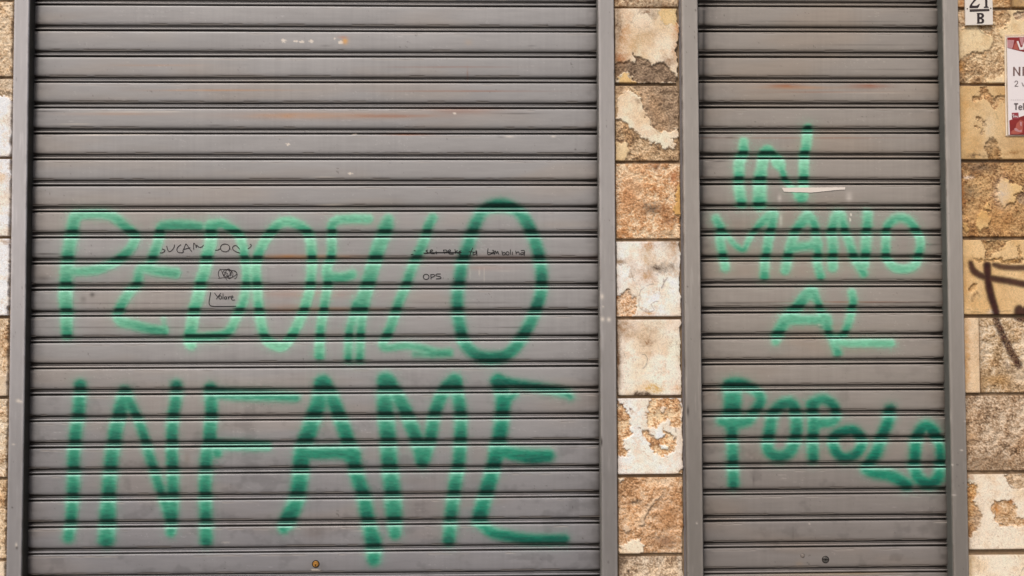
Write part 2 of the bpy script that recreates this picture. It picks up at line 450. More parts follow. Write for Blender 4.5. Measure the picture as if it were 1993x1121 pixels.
def paint_curtain(px, py, k, t, words, grey, side, marks):
    """colour of every curtain vertex: grey paint, dirt, painted shade, rust, scratches and the green spray"""
    n1, n2 = fbm(px / 190, py / 45, 4, 1), fbm(px / 60, py / 5, 3, 2)
    col = grey * (1 + 0.16 * (n1 - 0.5) + 0.10 * (n2 - 0.5) + 0.05 * (vn(k * 3.3, k * 1.7, 3) - 0.5))[..., None]
    rain = fbm(px / 4.5, py / 260 + k * 0.15, 3, 17) - 0.5
    col = col * (1 + 0.13 * rain * sst(0.35, 0.6, fbm(px / 120, py / 200, 2, 18)))[..., None]
    scr = np.exp(-((fbm(px / 70, py / 9 + k * 2.7, 3, 19) - 0.5) / 0.0035) ** 2) * sst(0.55, 0.68, fbm(px / 45, py / 30, 3, 20))
    col = mix(col, np.minimum(col * 1.5, 0.75), 0.6 * scr)
    hand = sst(0.56, 0.75, fbm(px / 34, py / 26, 4, 21)) * sst(560, 900, py)
    col = mix(col, col * 0.82, hand)
    warm = sst(0.5, 0.75, fbm(px / 260, py / 60, 3, 4))
    col = mix(col, col * np.array([1.06, 0.98, 0.9]), warm * 0.7)
    low = sst(600, 1121, py) * (0.8 + 0.4 * fbm(px / 90, py / 90, 3, 5))           # splash dirt and painted light fall-off towards the street
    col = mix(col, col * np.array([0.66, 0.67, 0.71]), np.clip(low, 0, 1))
    # grime and painted shade in the folds and towards the rails
    x0, x1 = side
    e0, e1 = px - (x0 - 0.0125 * (py - 560)), (x1 + (0.0075 if x1 < 1300 else 0.02) * (py - 560)) - px
    edge = np.minimum(np.abs(e0), np.abs(e1))
    edgen = edge * (0.65 + 0.9 * fbm(px / 14, py / 9, 3, 6))
    g = 0.80 * np.exp(-edgen / 9) + 0.48 * np.exp(-edgen / 28)
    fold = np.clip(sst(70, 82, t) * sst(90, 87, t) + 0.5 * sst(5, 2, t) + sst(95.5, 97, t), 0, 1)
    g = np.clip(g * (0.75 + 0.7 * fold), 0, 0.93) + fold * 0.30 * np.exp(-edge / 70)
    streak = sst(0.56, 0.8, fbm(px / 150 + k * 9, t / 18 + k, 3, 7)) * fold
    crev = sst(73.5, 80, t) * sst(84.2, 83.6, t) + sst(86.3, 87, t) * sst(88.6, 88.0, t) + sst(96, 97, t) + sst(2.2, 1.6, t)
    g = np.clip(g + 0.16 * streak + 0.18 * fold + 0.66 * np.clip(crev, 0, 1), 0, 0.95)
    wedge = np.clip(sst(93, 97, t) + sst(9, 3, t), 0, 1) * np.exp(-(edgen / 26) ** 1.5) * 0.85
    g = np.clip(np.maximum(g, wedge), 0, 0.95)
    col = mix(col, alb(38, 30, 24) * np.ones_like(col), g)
    # rust and white knocks listed from the photograph
    for cx, cy, rx, ry, c, s in marks:
        m = smear(px, py, cx, cy, rx, ry) * (0.55 + 0.9 * fbm(px / 25, py / 2.5, 3, 8)) * s * (0.95 if c in (RUST, ORNG) else 0.9)
        if c is WHT and ry > 1.9:
            m = sst(0.30, 0.55, smear(px, py, cx, cy, rx * 1.15, ry * 1.15) * (0.35 + 1.1 * vn(px / 2.6, py / 2.2, 4))) * s
        col = mix(col, alb(*c) * np.ones_like(col), np.clip(m, 0, 1))
    # creases scraped along the lower part of the slats
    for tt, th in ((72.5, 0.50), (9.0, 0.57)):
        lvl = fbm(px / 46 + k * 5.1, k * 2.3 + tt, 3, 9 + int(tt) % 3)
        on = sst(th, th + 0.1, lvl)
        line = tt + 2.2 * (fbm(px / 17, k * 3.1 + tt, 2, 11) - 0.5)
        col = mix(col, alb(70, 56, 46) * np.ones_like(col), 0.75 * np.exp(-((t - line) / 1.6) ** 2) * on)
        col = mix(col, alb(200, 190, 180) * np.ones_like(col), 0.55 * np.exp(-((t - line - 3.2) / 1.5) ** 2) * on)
    # specks
    sp = sst(0.90, 0.97, vn(px / 3.1, py / 2.6, 12)) * sst(0.62, 0.75, fbm(px / 30, py / 22, 2, 13))
    col = mix(col, alb(60, 50, 44) * np.ones_like(col), 0.5 * sp)
    # spray paint
    cover, masks = np.zeros(px.shape), []
    rag = (fbm(px / 6, py / 2.2, 3, 14) - 0.5)
    for ch, dens, strokes in words:
        al, th = np.zeros(px.shape), np.zeros(px.shape)
        for pts, sd_, nn in strokes:
            sp_ = smooth_line(pts, nn)
            ax = np.array(sp_)
            bb = (px > ax[:, 0].min() - 45) & (px < ax[:, 0].max() + 45) & (py > ax[:, 1].min() - 45) & (py < ax[:, 1].max() + 45)
            if not bb.any():
                continue
            d, w = seg_dist(px[bb], py[bb], sp_)
            r = w * (0.61 + 0.10 * sst(0.75, 0.95, dens))
            soft = (1.25 + 1.45 * dens) * (0.7 + 0.6 * fbm(px[bb] / 70, py[bb] / 50, 2, 6))
            a = 1 / (1 + np.exp((d - r + rag[bb] * 3.2) / soft))
            a = np.clip(a * 1.06, 0, 1) * sd_
            halo = 0.20 * np.exp(-(np.clip(d - r, 0, None) / 9) ** 1.3) * sd_
            halo = halo * (0.7 + 2.2 * sst(0.72, 0.95, vn(px[bb] / 1.7, py[bb] / 1.7, 5)))
            al[bb] = 1 - (1 - al[bb]) * (1 - np.clip(np.maximum(a, halo), 0, 1))
            th[bb] = np.maximum(th[bb], np.exp(-(d / (r * 0.72 + 1)) ** 2) * sd_)
        th = np.clip(th * (0.72 + 0.6 * fbm(px / 11, py / 3.2, 3, 15)), 0, 1)
        # painted shade on the turned-under edge and under the bead, painted sheen on proud edges
        under_shade = np.clip(sst(65, 72, t) * sst(84.5, 83.5, t) + sst(86, 87, t) * sst(89.2, 88.4, t) + sst(95, 96, t) + sst(2.4, 1.6, t), 0, 1)
        thin = np.clip(np.exp(-((t - 4.2) / 2.2) ** 2) + np.exp(-((t - 92.4) / 2.2) ** 2), 0, 1)  # pale sheen of the proud edges put into the colour
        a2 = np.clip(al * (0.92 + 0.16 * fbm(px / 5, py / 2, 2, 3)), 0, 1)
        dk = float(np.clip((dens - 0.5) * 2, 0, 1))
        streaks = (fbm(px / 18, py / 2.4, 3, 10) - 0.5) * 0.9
        # light-to-dark shading down each slat put into the green, plus thicker stroke cores
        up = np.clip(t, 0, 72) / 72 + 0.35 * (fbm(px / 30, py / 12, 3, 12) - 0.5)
        lit_tone, bodyc, full = mix(MINT_A, GREEN_A, dk), mix(MINT_B, GREEN_B, dk), mix(MINT_D, GREEN_D, dk)
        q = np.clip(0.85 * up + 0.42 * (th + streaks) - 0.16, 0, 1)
        body = mix(mix(lit_tone * np.ones_like(col), bodyc, sst(0, 0.5, q)), full, sst(0.45, 1.0, q))
        body = mix(body, SHEEN_GREEN, thin * 0.55)
        body = mix(body, SHADE_GREEN, under_shade * np.clip(0.5 + 0.9 * th, 0, 1))
        body = body * (1 + 0.42 * (fbm(px / 7, py / 2.2, 3, 16) - 0.5))[..., None]
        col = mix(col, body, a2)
        better = al > np.maximum(cover, 0.42)
        cover = np.maximum(cover, al)
        masks.append((ch, al))
    return col, masks


SL, SR = Surf(2.4312, 1), Surf(2.4347, 4)
XL0, XL1, XR0, XR1 = -1.754, 0.4215, 0.8056, 1.7675     # clear widths of the two openings
ZTOP, ZBOT = 2.72, 0.03
RF = -0.047                                             # front of the guide rails
SF = -0.035                                             # face of the stone cladding

RUST, ORNG, WHT, DRK = (150, 92, 58), (196, 138, 84), (226, 214, 200), (46, 36, 30)
MARKS_L = [(430, 176, 120, 1.6, ORNG, 0.65), (900, 178, 140, 1.5, RUST, 0.6), (650, 225, 190, 7, ORNG, 0.42), (760, 226, 70, 3.2, RUST, 0.6), (560, 226, 60, 5, ORNG, 0.35),
           (900, 214, 80, 4, RUST, 0.35), (900, 218, 50, 6, RUST, 0.3), (795, 262, 40, 2.2, RUST, 0.75), (1010, 221, 40, 1.2, DRK, 0.8), (885, 221, 3, 2, WHT, 0.9), (690, 261, 6, 2, WHT, 0.9),
           (560, 281, 5, 2.6, WHT, 1.0), (682, 338, 6, 2.2, WHT, 1.0), (632, 345, 22, 1.2, WHT, 0.6), (990, 266, 9, 1.5, WHT, 0.8), (1077, 266, 4, 1.5, WHT, 0.9), (975, 267, 8, 1.3, DRK, 0.6),
           (553, 80, 5, 3.4, WHT, 1.0), (576, 81, 4, 2.2, WHT, 1.0), (588, 82, 5, 2.2, WHT, 1.0), (606, 81, 4, 3.2, WHT, 1.0), (652, 76, 2.4, 2, WHT, 1.0), (664, 83, 5, 4, WHT, 1.0),
           (672, 81, 5.5, 5.5, (222, 160, 66), 1.0), (668, 73, 9, 2.4, (190, 120, 90), 0.7), (912, 83, 7, 6, (180, 160, 140), 0.5), (1035, 90, 8, 1.4, DRK, 0.35), (634, 90, 10, 1.4, DRK, 0.4),
           (190, 263, 40, 1.2, WHT, 0.7), (265, 262, 45, 1.2, WHT, 0.7), (250, 218, 60, 1.4, WHT, 0.5), (330, 218, 40, 1.2, WHT, 0.5), (90, 217, 30, 1.3, DRK, 0.8), (100, 262, 26, 1.3, DRK, 0.7),
           (420, 244, 14, 1.2, DRK, 0.6), (150, 242, 30, 1.4, WHT, 0.5), (230, 222, 90, 3, ORNG, 0.3), (310, 127, 80, 2, ORNG, 0.3), (870, 131, 110, 1.3, RUST, 0.5), (910, 145, 1.3, 12, RUST, 0.5),
           (90, 494, 30, 1.3, DRK, 0.8), (570, 499, 70, 4, ORNG, 0.75), (670, 499, 60, 3, ORNG, 0.4), (590, 572, 120, 9, (176, 138, 118), 0.5), (640, 601, 100, 3.5, ORNG, 0.45), (560, 597, 60, 8, (180, 140, 110), 0.35),
           (230, 590, 150, 1.2, DRK, 0.45), (220, 637, 140, 1.2, DRK, 0.5), (400, 637, 90, 1.3, DRK, 0.5), (400, 541, 90, 1.2, DRK, 0.4), (920, 589, 90, 1.2, DRK, 0.5), (1000, 637, 60, 1.3, DRK, 0.5),
           (180, 573, 5, 5, DRK, 0.6), (163, 582, 6, 6, DRK, 0.35), (640, 399, 20, 1.5, WHT, 0.7), (655, 398, 14, 1.2, WHT, 0.8), (915, 532, 1.5, 9, WHT, 0.25), (933, 530, 1.2, 12, WHT, 0.3), (942, 534, 1.2, 14, WHT, 0.3),
           (985, 527, 22, 1.2, WHT, 0.22), (1180, 600, 4, 4, WHT, 0.6), (84, 542, 14, 6, DRK, 0.5), (440, 1055, 8, 2, WHT, 0.2), (610, 1041, 26, 14, (110, 98, 92), 0.4), (615, 1109, 9, 2, WHT, 0.7), (716, 1033, 22, 1.2, WHT, 0.6),
           (365, 892, 6, 10, (120, 100, 84), 0.4), (613, 1100, 13, 11, (120, 110, 100), 0.3), (1100, 540, 20, 2, DRK, 0.2), (960, 500, 200, 6, (176, 140, 124), 0.25), (930, 521, 60, 5, (178, 140, 124), 0.35)]
MARKS_R = [(1527, 168, 32, 4.6, (152, 94, 58), 0.85), (1690, 168, 36, 4.6, (152, 90, 56), 0.85), (1560, 171, 70, 3, ORNG, 0.4), (1610, 180, 110, 1.2, RUST, 0.55), (1690, 181, 70, 1.0, WHT, 0.4), (1540, 42, 90, 1.3, DRK, 0.4),
           (1700, 42, 70, 1.3, DRK, 0.3), (1700, 88, 90, 1.3, DRK, 0.4), (1730, 135, 90, 1.2, DRK, 0.3), (1380, 268, 24, 1.6, DRK, 0.7), (1420, 268, 10, 1.6, DRK, 0.8), (1560, 269, 180, 1.2, RUST, 0.5), (1398, 314, 18, 1.6, DRK, 0.7),
           (1620, 496, 26, 2.4, (150, 66, 36), 1.0), (1606, 495, 12, 1.6, DRK, 0.9), (1527, 491, 2.4, 4.5, (16, 12, 12), 1.0), (1770, 496, 40, 1.4, DRK, 0.8), (1810, 476, 22, 1.5, DRK, 0.7), (1440, 543, 90, 1.2, DRK, 0.6), (1700, 542, 110, 1.2, DRK, 0.4),
           (1430, 590, 60, 1.5, DRK, 0.6), (1650, 588, 120, 1.4, RUST, 0.7), (1740, 589, 60, 1.5, DRK, 0.7), (1800, 588, 30, 1.5, DRK, 0.7), (1530, 589, 80, 1.2, DRK, 0.4), (1517, 386, 4, 8, (206, 196, 186), 0.8), (1652, 383, 6, 9, (206, 196, 186), 0.8),
           (1519, 428, 3.2, 12, (206, 200, 186), 0.85), (1656, 418, 2, 3, WHT, 1), (1654, 428, 1.6, 4, WHT, 1), (1565, 590, 40, 1.5, (200, 226, 206), 0.5), (1600, 632, 9, 2, WHT, 0.8), (1600, 636, 8, 3, (20, 70, 66), 0.8),
           (1555, 1097, 7, 7, (150, 130, 108), 0.45), (1571, 1094, 1.2, 1.2, DRK, 0.9), (1574, 1097, 1.2, 1.2, DRK, 0.9), (1590, 1100, 8, 1.1, DRK, 0.6), (1543, 1040, 1.3, 18, DRK, 0.25), (1600, 1118, 130, 3, (150, 126, 92), 0.4),
           (1575, 1019, 1.5, 1.5, WHT, 0.7), (1466, 935, 1.3, 8, DRK, 0.5), (1650, 1115, 90, 3, (150, 122, 86), 0.4)]


def roller_shutter(S, x0, x1, words, marks, grey, side, word_of, label, zlock):
    root = empty('roller_shutter', ((x0 + x1) / 2, 0, ZBOT), label, 'roller shutter', 'grey roller shutters')
    P, X, Z, k, t = S.grid(x0 - 0.012, x1 + 0.012, ZTOP, ZBOT)
    px, py = proj(X, Z)
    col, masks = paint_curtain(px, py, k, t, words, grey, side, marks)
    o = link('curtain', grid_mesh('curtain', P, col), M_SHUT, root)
    quad = lambda a: (a[:-1, :-1] + a[1:, :-1] + a[1:, 1:] + a[:-1, 1:]) / 4
    best = np.argmax(np.stack([quad(a) for _, a in masks]), 0)
    for i, (ch, a) in enumerate(masks):
        q = (best == i) & (quad(a) > 0.42)
        if q.any():
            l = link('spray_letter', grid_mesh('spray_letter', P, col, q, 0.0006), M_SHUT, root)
            l['label'] = 'green spray-painted letter %s of the word %s' % (ch, word_of[i])
    return root, S


def rail(x0, x1, inner, shade_c, seed, grey, root, knocks=()):
    """steel channel: face, rounded corners and the returns, with the dark brush lip on the opening side"""
    b = 0.0035
    prof = [(x0, 0.03), (x0, RF + b), (x0 + b * 0.3, RF + b * 0.3), (x0 + b, RF)]
    prof += [(x0 + b + (x1 - x0 - 2 * b) * q, RF) for q in np.linspace(0.07, 0.93, 16)]
    prof += [(x1 - b, RF), (x1 - b * 0.3, RF + b * 0.3), (x1, RF + b), (x1, 0.03)]
    prof = np.array(prof)
    zs = np.arange(ZTOP, 0.02, -0.005)
    Xg, Zg = np.meshgrid(prof[:, 0], zs)
    Yg = np.tile(prof[:, 1], (len(zs), 1))
    wob = (fbm(Zg * 1.3, Zg * 0, 2, seed) - 0.5) * 0.003
    P = np.stack([Xg + wob, Yg + wob * 0.3, Zg], -1)
    px, py = proj(Xg, Zg, RF)
    n = fbm(px / 9, py / 160, 4, seed)
    col = grey * (1 + 0.10 * (n - 0.5) + 0.12 * (fbm(px / 60, py / 120, 3, seed + 1) - 0.5))[..., None]
    low = sst(300, 1121, py)  # light fall-off down the rail put into its colour
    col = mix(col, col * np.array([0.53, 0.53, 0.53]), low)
    j = np.arange(len(prof))
    eg = np.exp(-np.minimum(j, len(prof) - 1 - j) / 2.0)[None, :] * sst(0.52, 0.72, fbm(px / 12, py / 26, 3, seed + 2))
    col = mix(col, alb(92, 80, 70) * np.ones_like(col), np.clip(eg * 0.7, 0, 1))
    hl = np.exp(-((j - 3.5) / 1.0) ** 2) + np.exp(-((j - len(prof) + 4.5) / 1.0) ** 2)  # corner highlight painted along the worn edges
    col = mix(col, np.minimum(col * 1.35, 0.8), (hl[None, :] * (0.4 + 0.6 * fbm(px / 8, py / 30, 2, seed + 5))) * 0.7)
    scuf = sst(0.6, 0.72, fbm(px / 3.0, py / 70, 3, seed + 6)) * sst(0.5, 0.7, fbm(px / 30, py / 50, 2, seed + 7))
    col = mix(col, np.minimum(col * 1.22, 0.8), scuf * 0.7)
    chip = sst(0.93, 0.97, vn(px / 3.2, py / 4.5, seed + 3)) * sst(0.5, 0.62, fbm(px / 40, py / 60, 2, seed))
    col = mix(col, alb(70, 62, 56) * np.ones_like(col), 0.55 * chip)
    for cx, cy, rx, ry, c, s in knocks:
        col = mix(col, alb(*c) * np.ones_like(col), np.clip(smear(px, py, cx, cy, rx, ry) * s, 0, 1))
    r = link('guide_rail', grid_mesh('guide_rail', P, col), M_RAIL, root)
    # lip that guides the slats, set just inside the channel
    m = MB()
    e = x1 if inner > 0 else x0
    m.box(min(e, e + inner * 0.0022), max(e, e + inner * 0.0022), RF + 0.006, 0.02, 0.02, ZTOP)
    m.build('guide_lip', flat_mat('guide_lip', alb(*shade_c), 0.6, var=0.25, scale=25), r, bevel=0.0006)
    return r


left_root, _ = roller_shutter(SL, XL0, XL1, LEFT_WORDS, MARKS_L, GREY_L, (59.5, 1166), ['PEDOFILO'] * 8 + ['INFAME'] * 6,
                              'wide grey roller shutter sprayed with two long green words one above the other', 0)
G1, G2 = alb(188, 183, 182), alb(165, 157, 149)
rail(-1.809, -1.7525, 1, (56, 52, 46), 1, G1, left_root, [(35, 780, 4, 3, WHT, 0.9), (40, 782, 3, 2, WHT, 0.8), (26, 865, 3, 1.5, WHT, 0.6), (32, 1061, 2, 4, WHT, 0.8), (33, 1066, 2.2, 3, DRK, 0.9), (24, 988, 1.5, 1.5, DRK, 0.9)])
rail(0.4205, 0.4812, -1, (120, 116, 110), 3, alb(169, 163, 159), left_root, [(1172, 577, 3.2, 5, WHT, 0.9), (1174, 597, 1.6, 1.6, WHT, 0.9), (1173, 621, 3.6, 4, WHT, 0.9), (1185, 622, 3.6, 4, WHT, 0.9), (1171, 860, 2, 8, DRK, 0.9), (1184, 1094, 1.6, 1.6, DRK, 0.9)])
right_root, _ = roller_shutter(SR, XR0, XR1, RIGHT_WORDS, MARKS_R, GREY_R, (1363, 1836), ['IN'] * 2 + ['MANO'] * 4 + ['AL'] * 2 + ['POPOLO'] * 6,
                               'narrow grey roller shutter sprayed with four short green words, right of the stone pillar', 0)
rail(0.7446, 0.8066, 1, (58, 52, 46), 5, alb(165, 157, 149), right_root, [(1339, 800, 2, 9, DRK, 0.9), (1354, 20, 1.5, 2, DRK, 0.8), (1356, 1018, 1.4, 1.4, WHT, 0.8), (1338, 558, 1.6, 1.6, DRK, 0.7)])
rail(1.7650, 1.8250, -1, (104, 104, 98), 7, G2, right_root, [(1850, 812, 1.2, 12, WHT, 0.5), (1854, 905, 2, 1.5, WHT, 0.8), (1857, 964, 4, 1.2, WHT, 0.7), (1880, 820, 3, 1, WHT, 0.6), (1872, 876, 3, 1.2, WHT, 0.7)])


# ------------------------------------------------------------------ handwriting in thin black marker
def ribbon(mb, S, pts, w, curve=True):
    p = np.array([(a, b) for a, b, _ in smooth_line([(a, b, 0) for a, b in pts], 5)] if curve else pts, float)
    q = [p[0]]
    for a, b in zip(p[:-1], p[1:]):
        n = max(1, int(np.hypot(*(b - a)) / 1.5))
        q += [a + (b - a) * (i + 1) / n for i in range(n)]
    q = np.array(q)
    tg = np.gradient(q, axis=0)
    tg /= np.linalg.norm(tg, axis=1, keepdims=True) + 1e-9
    nn = np.stack([-tg[:, 1], tg[:, 0]], 1) * w / 2
    v = []
    for e in (q + nn, q - nn):
        X, Z = back(e[:, 0], e[:, 1])
        v += [(x, y, z) for x, y, z in zip(X, S.y(X, Z) - 0.0013, Z)]
    n = len(q)
    mb.add(v, [(i, i + 1, n + i + 1, n + i) for i in range(n - 1)])


def circ(cx, cy, rx, ry, a0=0, a1=370, n=14):
    return [(cx + rx * math.cos(R(a0 + (a1 - a0) * i / n)), cy + ry * math.sin(R(a0 + (a1 - a0) * i / n))) for i in range(n + 1)]


M_INK = flat_mat('marker_ink', lin(44, 36, 36), 0.5)
M_INK2 = flat_mat('black_marker_ink', lin(20, 17, 18), 0.45)
A7 = lambda L: [(290 + x / 7.471, 460 + y / 7.471) for x, y in L]
A8 = lambda L: [(800 + x / 8.304, 470 + y / 8.304) for x, y in L]
rnd = random.Random(5)


def marker(lines, f, w, mat, label):
    m = MB()
    for L in lines:
        ribbon(m, SL, f(L), w)
    o = m.build('marker_writing', mat, left_root)
    o['label'] = label


marker([[(165, 240), (200, 240), (235, 215), (230, 195), (195, 185)], [(262, 140), (275, 190), (300, 222), (335, 205), (370, 160), (375, 120)],
        [(470, 120), (430, 150), (410, 195), (430, 230), (480, 238), (515, 220)], [(495, 215), (520, 160), (545, 112), (580, 160), (628, 222)], [(510, 190), (605, 165)],
        [(655, 195), (655, 100), (685, 135), (690, 165), (700, 125), (720, 150), (760, 160), (800, 130)], 
        ],
       A7, 1.5, M_INK, 'thin black marker capitals half covered by the green letter E')
marker([[(965, 200), (1000, 200), (1042, 180)], circ(1110, 168, 68, 56), [(1325, 190), (1270, 135), (1225, 150), (1225, 190), (1270, 225), (1330, 245)], [(1440, 185), (1480, 155), (1490, 125), (1470, 115)]],
       A7, 1.5, M_INK, 'thin black marker loops inside the green letter D')
sc = []
for i in range(6):
    cx, cy = 1030 + 210 * rnd.random(), 545 + rnd.uniform(-18, 18)
    sc.append(circ(cx, cy, rnd.uniform(40, 70), rnd.uniform(34, 62), rnd.uniform(0, 360), rnd.uniform(400, 460), 18))
sc += [[(1035, 470), (1090, 560), (1140, 640)], [(1010, 610), (1100, 600), (1200, 600), (1280, 545), (1230, 500), (1120, 480), (1030, 490), (1012, 560), (1030, 600)]]
marker(sc, A7, 1.0, M_INK, 'tangled scribble in black marker')
marker([[(955, 820), (1000, 880)], [(1050, 825), (1005, 880), (985, 915)], circ(1040, 888, 20, 24), [(1080, 830), (1079, 915)], circ(1115, 895, 15, 18), [(1132, 874), (1132, 902), (1140, 916)],
        [(1152, 870), (1163, 915), (1165, 890), (1190, 868)], [(1195, 900), (1225, 885), (1215, 865), (1195, 890), (1215, 925), (1255, 925)]], A7, 1.35, M_INK2, 'word Volare in black marker')
marker([[(900, 812), (888, 890), (878, 960), (890, 1000), (940, 1017), (1100, 1018), (1270, 1016)]], A7, 1.5, M_INK2, 'thin black marker line under the word Volare')
marker([[(270, 140), (240, 155), (275, 175), (265, 192), (230, 188)], [(300, 175), (350, 152), (340, 135), (310, 150), (320, 190), (385, 200)], [(405, 155), (410, 205)], [(416, 104), (420, 108)]], A8, 1.5, M_INK2, 'first small struck-through word in black marker')
marker([[(200, 188), (420, 178), (640, 178), (820, 176)], [(210, 194), (420, 184), (640, 184), (820, 182)]], A8, 1.4, M_INK2, 'black marker line striking out two words')
marker([[(522, 135), (545, 200)], [(520, 140), (570, 140), (582, 162), (540, 178)],
        [(590, 175), (640, 155), (625, 135), (600, 160), (620, 200), (690, 202)], [(710, 125), (720, 195)], [(755, 145), (722, 170), (770, 195)], [(815, 150), (778, 160), (802, 175), (780, 205), (810, 215)]], A8, 1.5, M_INK2, 'second small struck-through word in black marker')
marker([[(1000, 105), (965, 180), (950, 245)], [(930, 168), (1010, 172)], [(1045, 145), (1062, 165), (1010, 180), (1005, 215), (1050, 200), (1060, 160), (1065, 230)], [(45, 150), (75, 152)], [(0, 215), (40, 205)]],
       A8, 1.5, M_INK2, 'slanted black marker stroke and letter a beside the word bambolina')
marker([[(1245, 110), (1238, 205), (1280, 207), (1297, 188), (1240, 175)], [(1310, 142), (1337, 150), (1335, 185), (1300, 198), (1310, 178), (1335, 175), (1345, 212)],
        [(1355, 205), (1360, 150), (1385, 195), (1400, 158), (1420, 212)], [(1468, 150), (1480, 215), (1522, 208), (1512, 178), (1475, 188)], circ(1560, 192, 24, 26), [(1605, 130), (1612, 215)], [(1640, 165), (1643, 220)],
        [(1690, 150), (1700, 210)], [(1697, 185), (1738, 170), (1752, 215)], [(1775, 150), (1825, 145), (1832, 190), (1778, 215), (1775, 188), (1826, 182), (1828, 236)]], A8, 1.45, M_INK2, 'word bambolina in black marker')
marker([circ(245, 572, 46, 42), [(320, 530), (325, 612)], [(315, 537), (372, 535), (376, 563), (325, 582)], [(480, 525), (415, 528), (405, 555), (472, 570), (480, 598), (405, 605)],
        [(517, 590), (524, 591)], [(597, 605), (604, 606)], [(681, 600), (689, 601)]], A8, 1.6, M_INK2, 'word OPS with three dots in black marker')

# ------------------------------------------------------------------ locks and fixings on the bottom slats
M_BRASS = flat_mat('brass', lin(196, 142, 72), 0.38, metal=0.6, var=0.2, scale=300)
M_STEEL = flat_mat('worn_steel', lin(96, 92, 88), 0.45, metal=0.5, var=0.2, scale=300)
M_HOLE = flat_mat('dark_recess', lin(26, 20, 16), 0.9, spec=0.1)
lx, lz = map(float, back(615, 1097))
m = MB()
ly = float(SL.y(np.array(lx), np.array(lz)))
m.lathe(lx, lz, [(0.0142, ly + 0.002), (0.0142, ly - 0.0012), (0.0126, ly - 0.0014), (0.0124, ly - 0.0004)])
lock_l = m.build('lock', M_HOLE, left_root)
m = MB()
m.lathe(lx, lz, [(0.0112, ly + 0.001), (0.0112, ly - 0.0024), (0.0102, ly - 0.0034), (0.0001, ly - 0.0036)])
m.lathe(lx, lz - 0.003, [(0.0072, ly - 0.003), (0.0072, ly - 0.0044), (0.0066, ly - 0.005), (0.0001, ly - 0.005)])
m.build('lock_cylinder', M_BRASS, lock_l, smooth=False)
m = MB()
m.prism([(lx - 0.0018, lz - 0.0005), (lx + 0.0018, lz - 0.0005), (lx + 0.0022, lz - 0.008), (lx - 0.0022, lz - 0.008)], ly - 0.0056, ly - 0.004)
m.build('keyway', M_HOLE, lock_l)
lx, lz = map(float, back(1606, 1088.5))
ly = float(SR.y(np.array(lx), np.array(lz)))
m = MB()
m.lathe(lx, lz, [(0.0138, ly + 0.002), (0.0138, ly - 0.001), (0.0122, ly - 0.0012), (0.012, ly)])
lock_r = m.build('lock', M_HOLE, right_root)
m = MB()
m.lathe(lx, lz, [(0.0114, ly + 0.001), (0.0114, ly - 0.002), (0.0104, ly - 0.0028), (0.0001, ly - 0.003)])
m.build('lock_cylinder', M_STEEL, lock_r)
m = MB()
m.box(lx - 0.0105, lx + 0.0105, ly - 0.0038, ly - 0.002, lz - 0.0012, lz + 0.0012)
m.lathe(lx, lz, [(0.0026, ly - 0.002), (0.0026, ly - 0.0038), (0.0001, ly - 0.0038)], 14)
m.build('key_slot', M_HOLE, lock_r)
lx, lz = map(float, back(1561.5, 1081))
ly = float(SR.y(np.array(lx), np.array(lz)))
m = MB()
m.lathe(lx, lz, [(0.0085, ly + 0.002), (0.0085, ly - 0.0004), (0.0072, ly - 0.0005), (0.0070, ly + 0.0004)], 20)
rv = m.build('rivet', flat_mat('rivet_rim', alb(78, 70, 64), 0.6), right_root)
m = MB()
m.lathe(lx, lz, [(0.0070, ly + 0.001), (0.0068, ly - 0.0012), (0.0045, ly - 0.002), (0.0001, ly - 0.0022)], 20)
m.build('rivet_head', flat_mat('rivet_paint', alb(134, 124, 116), 0.5), rv, smooth=True)
for r_ in (left_root, right_root):
    adopt(r_)


# strip of white paper torn off the right shutter
def sticker(pts, y_off, name, mat, label, cat):
    p = []
    for (ax, ay), (bx, by) in zip(pts, pts[1:] + pts[:1]):
        n = max(1, int(math.hypot(bx - ax, by - ay) / 3))
        p += [(ax + (bx - ax) * i / n, ay + (by - ay) * i / n + (0.5 * (rnd.random() - 0.5) if i else 0)) for i in range(n)]
    X, Z = back([a for a, b in p], [b for a, b in p])
    Y = SR.y(X, Z) - y_off
    m = MB()
    n = len(p)
    yb = float(np.max(SR.y(X, Z))) - 0.0008
    cx, cz = float(np.mean(X)), float(np.mean(Z))
    m.v = [(x, y, z) for x, y, z in zip(X, Y, Z)] + [(x, yb, z) for x, z in zip(X, Z)]
    m.f = [tuple(range(n - 1, -1, -1)) if False else tuple(range(n)), tuple(range(2 * n - 1, n - 1, -1))] + [(i, i + n, (i + 1) % n + n, (i + 1) % n) for i in range(n)]
    o = m.build(name, mat)
    o['label'], o['category'] = label, cat
    return o


pale = flat_mat('old_paper', alb(232, 220, 208), 0.8, var=0.06, scale=120)
ps = sticker([(1521, 366), (1560, 365.4), (1600, 365.2), (1644, 364.6), (1643.6, 369.2), (1628, 370), (1612, 371.8), (1596, 373.4), (1577, 375.2), (1560, 374.6), (1545, 374.2), (1525, 373.6)], 0.0022, 'paper_strip', pale,
             'torn strip of white paper stuck on the narrow shutter through the green word IN', 'paper strip')

# ------------------------------------------------------------------ stone cladding
CREAM, WHITE, YEL, TAN = (238, 216, 186), (244, 230, 214), (222, 188, 140), (212, 178, 134)
BRN, DBR, ORB, LBR = (150, 118, 88), (104, 82, 62), (198, 144, 94), (206, 178, 144)


def zp(ox, oy, s, L):
    return [(ox + x / s, oy + y / s) for x, y in L]


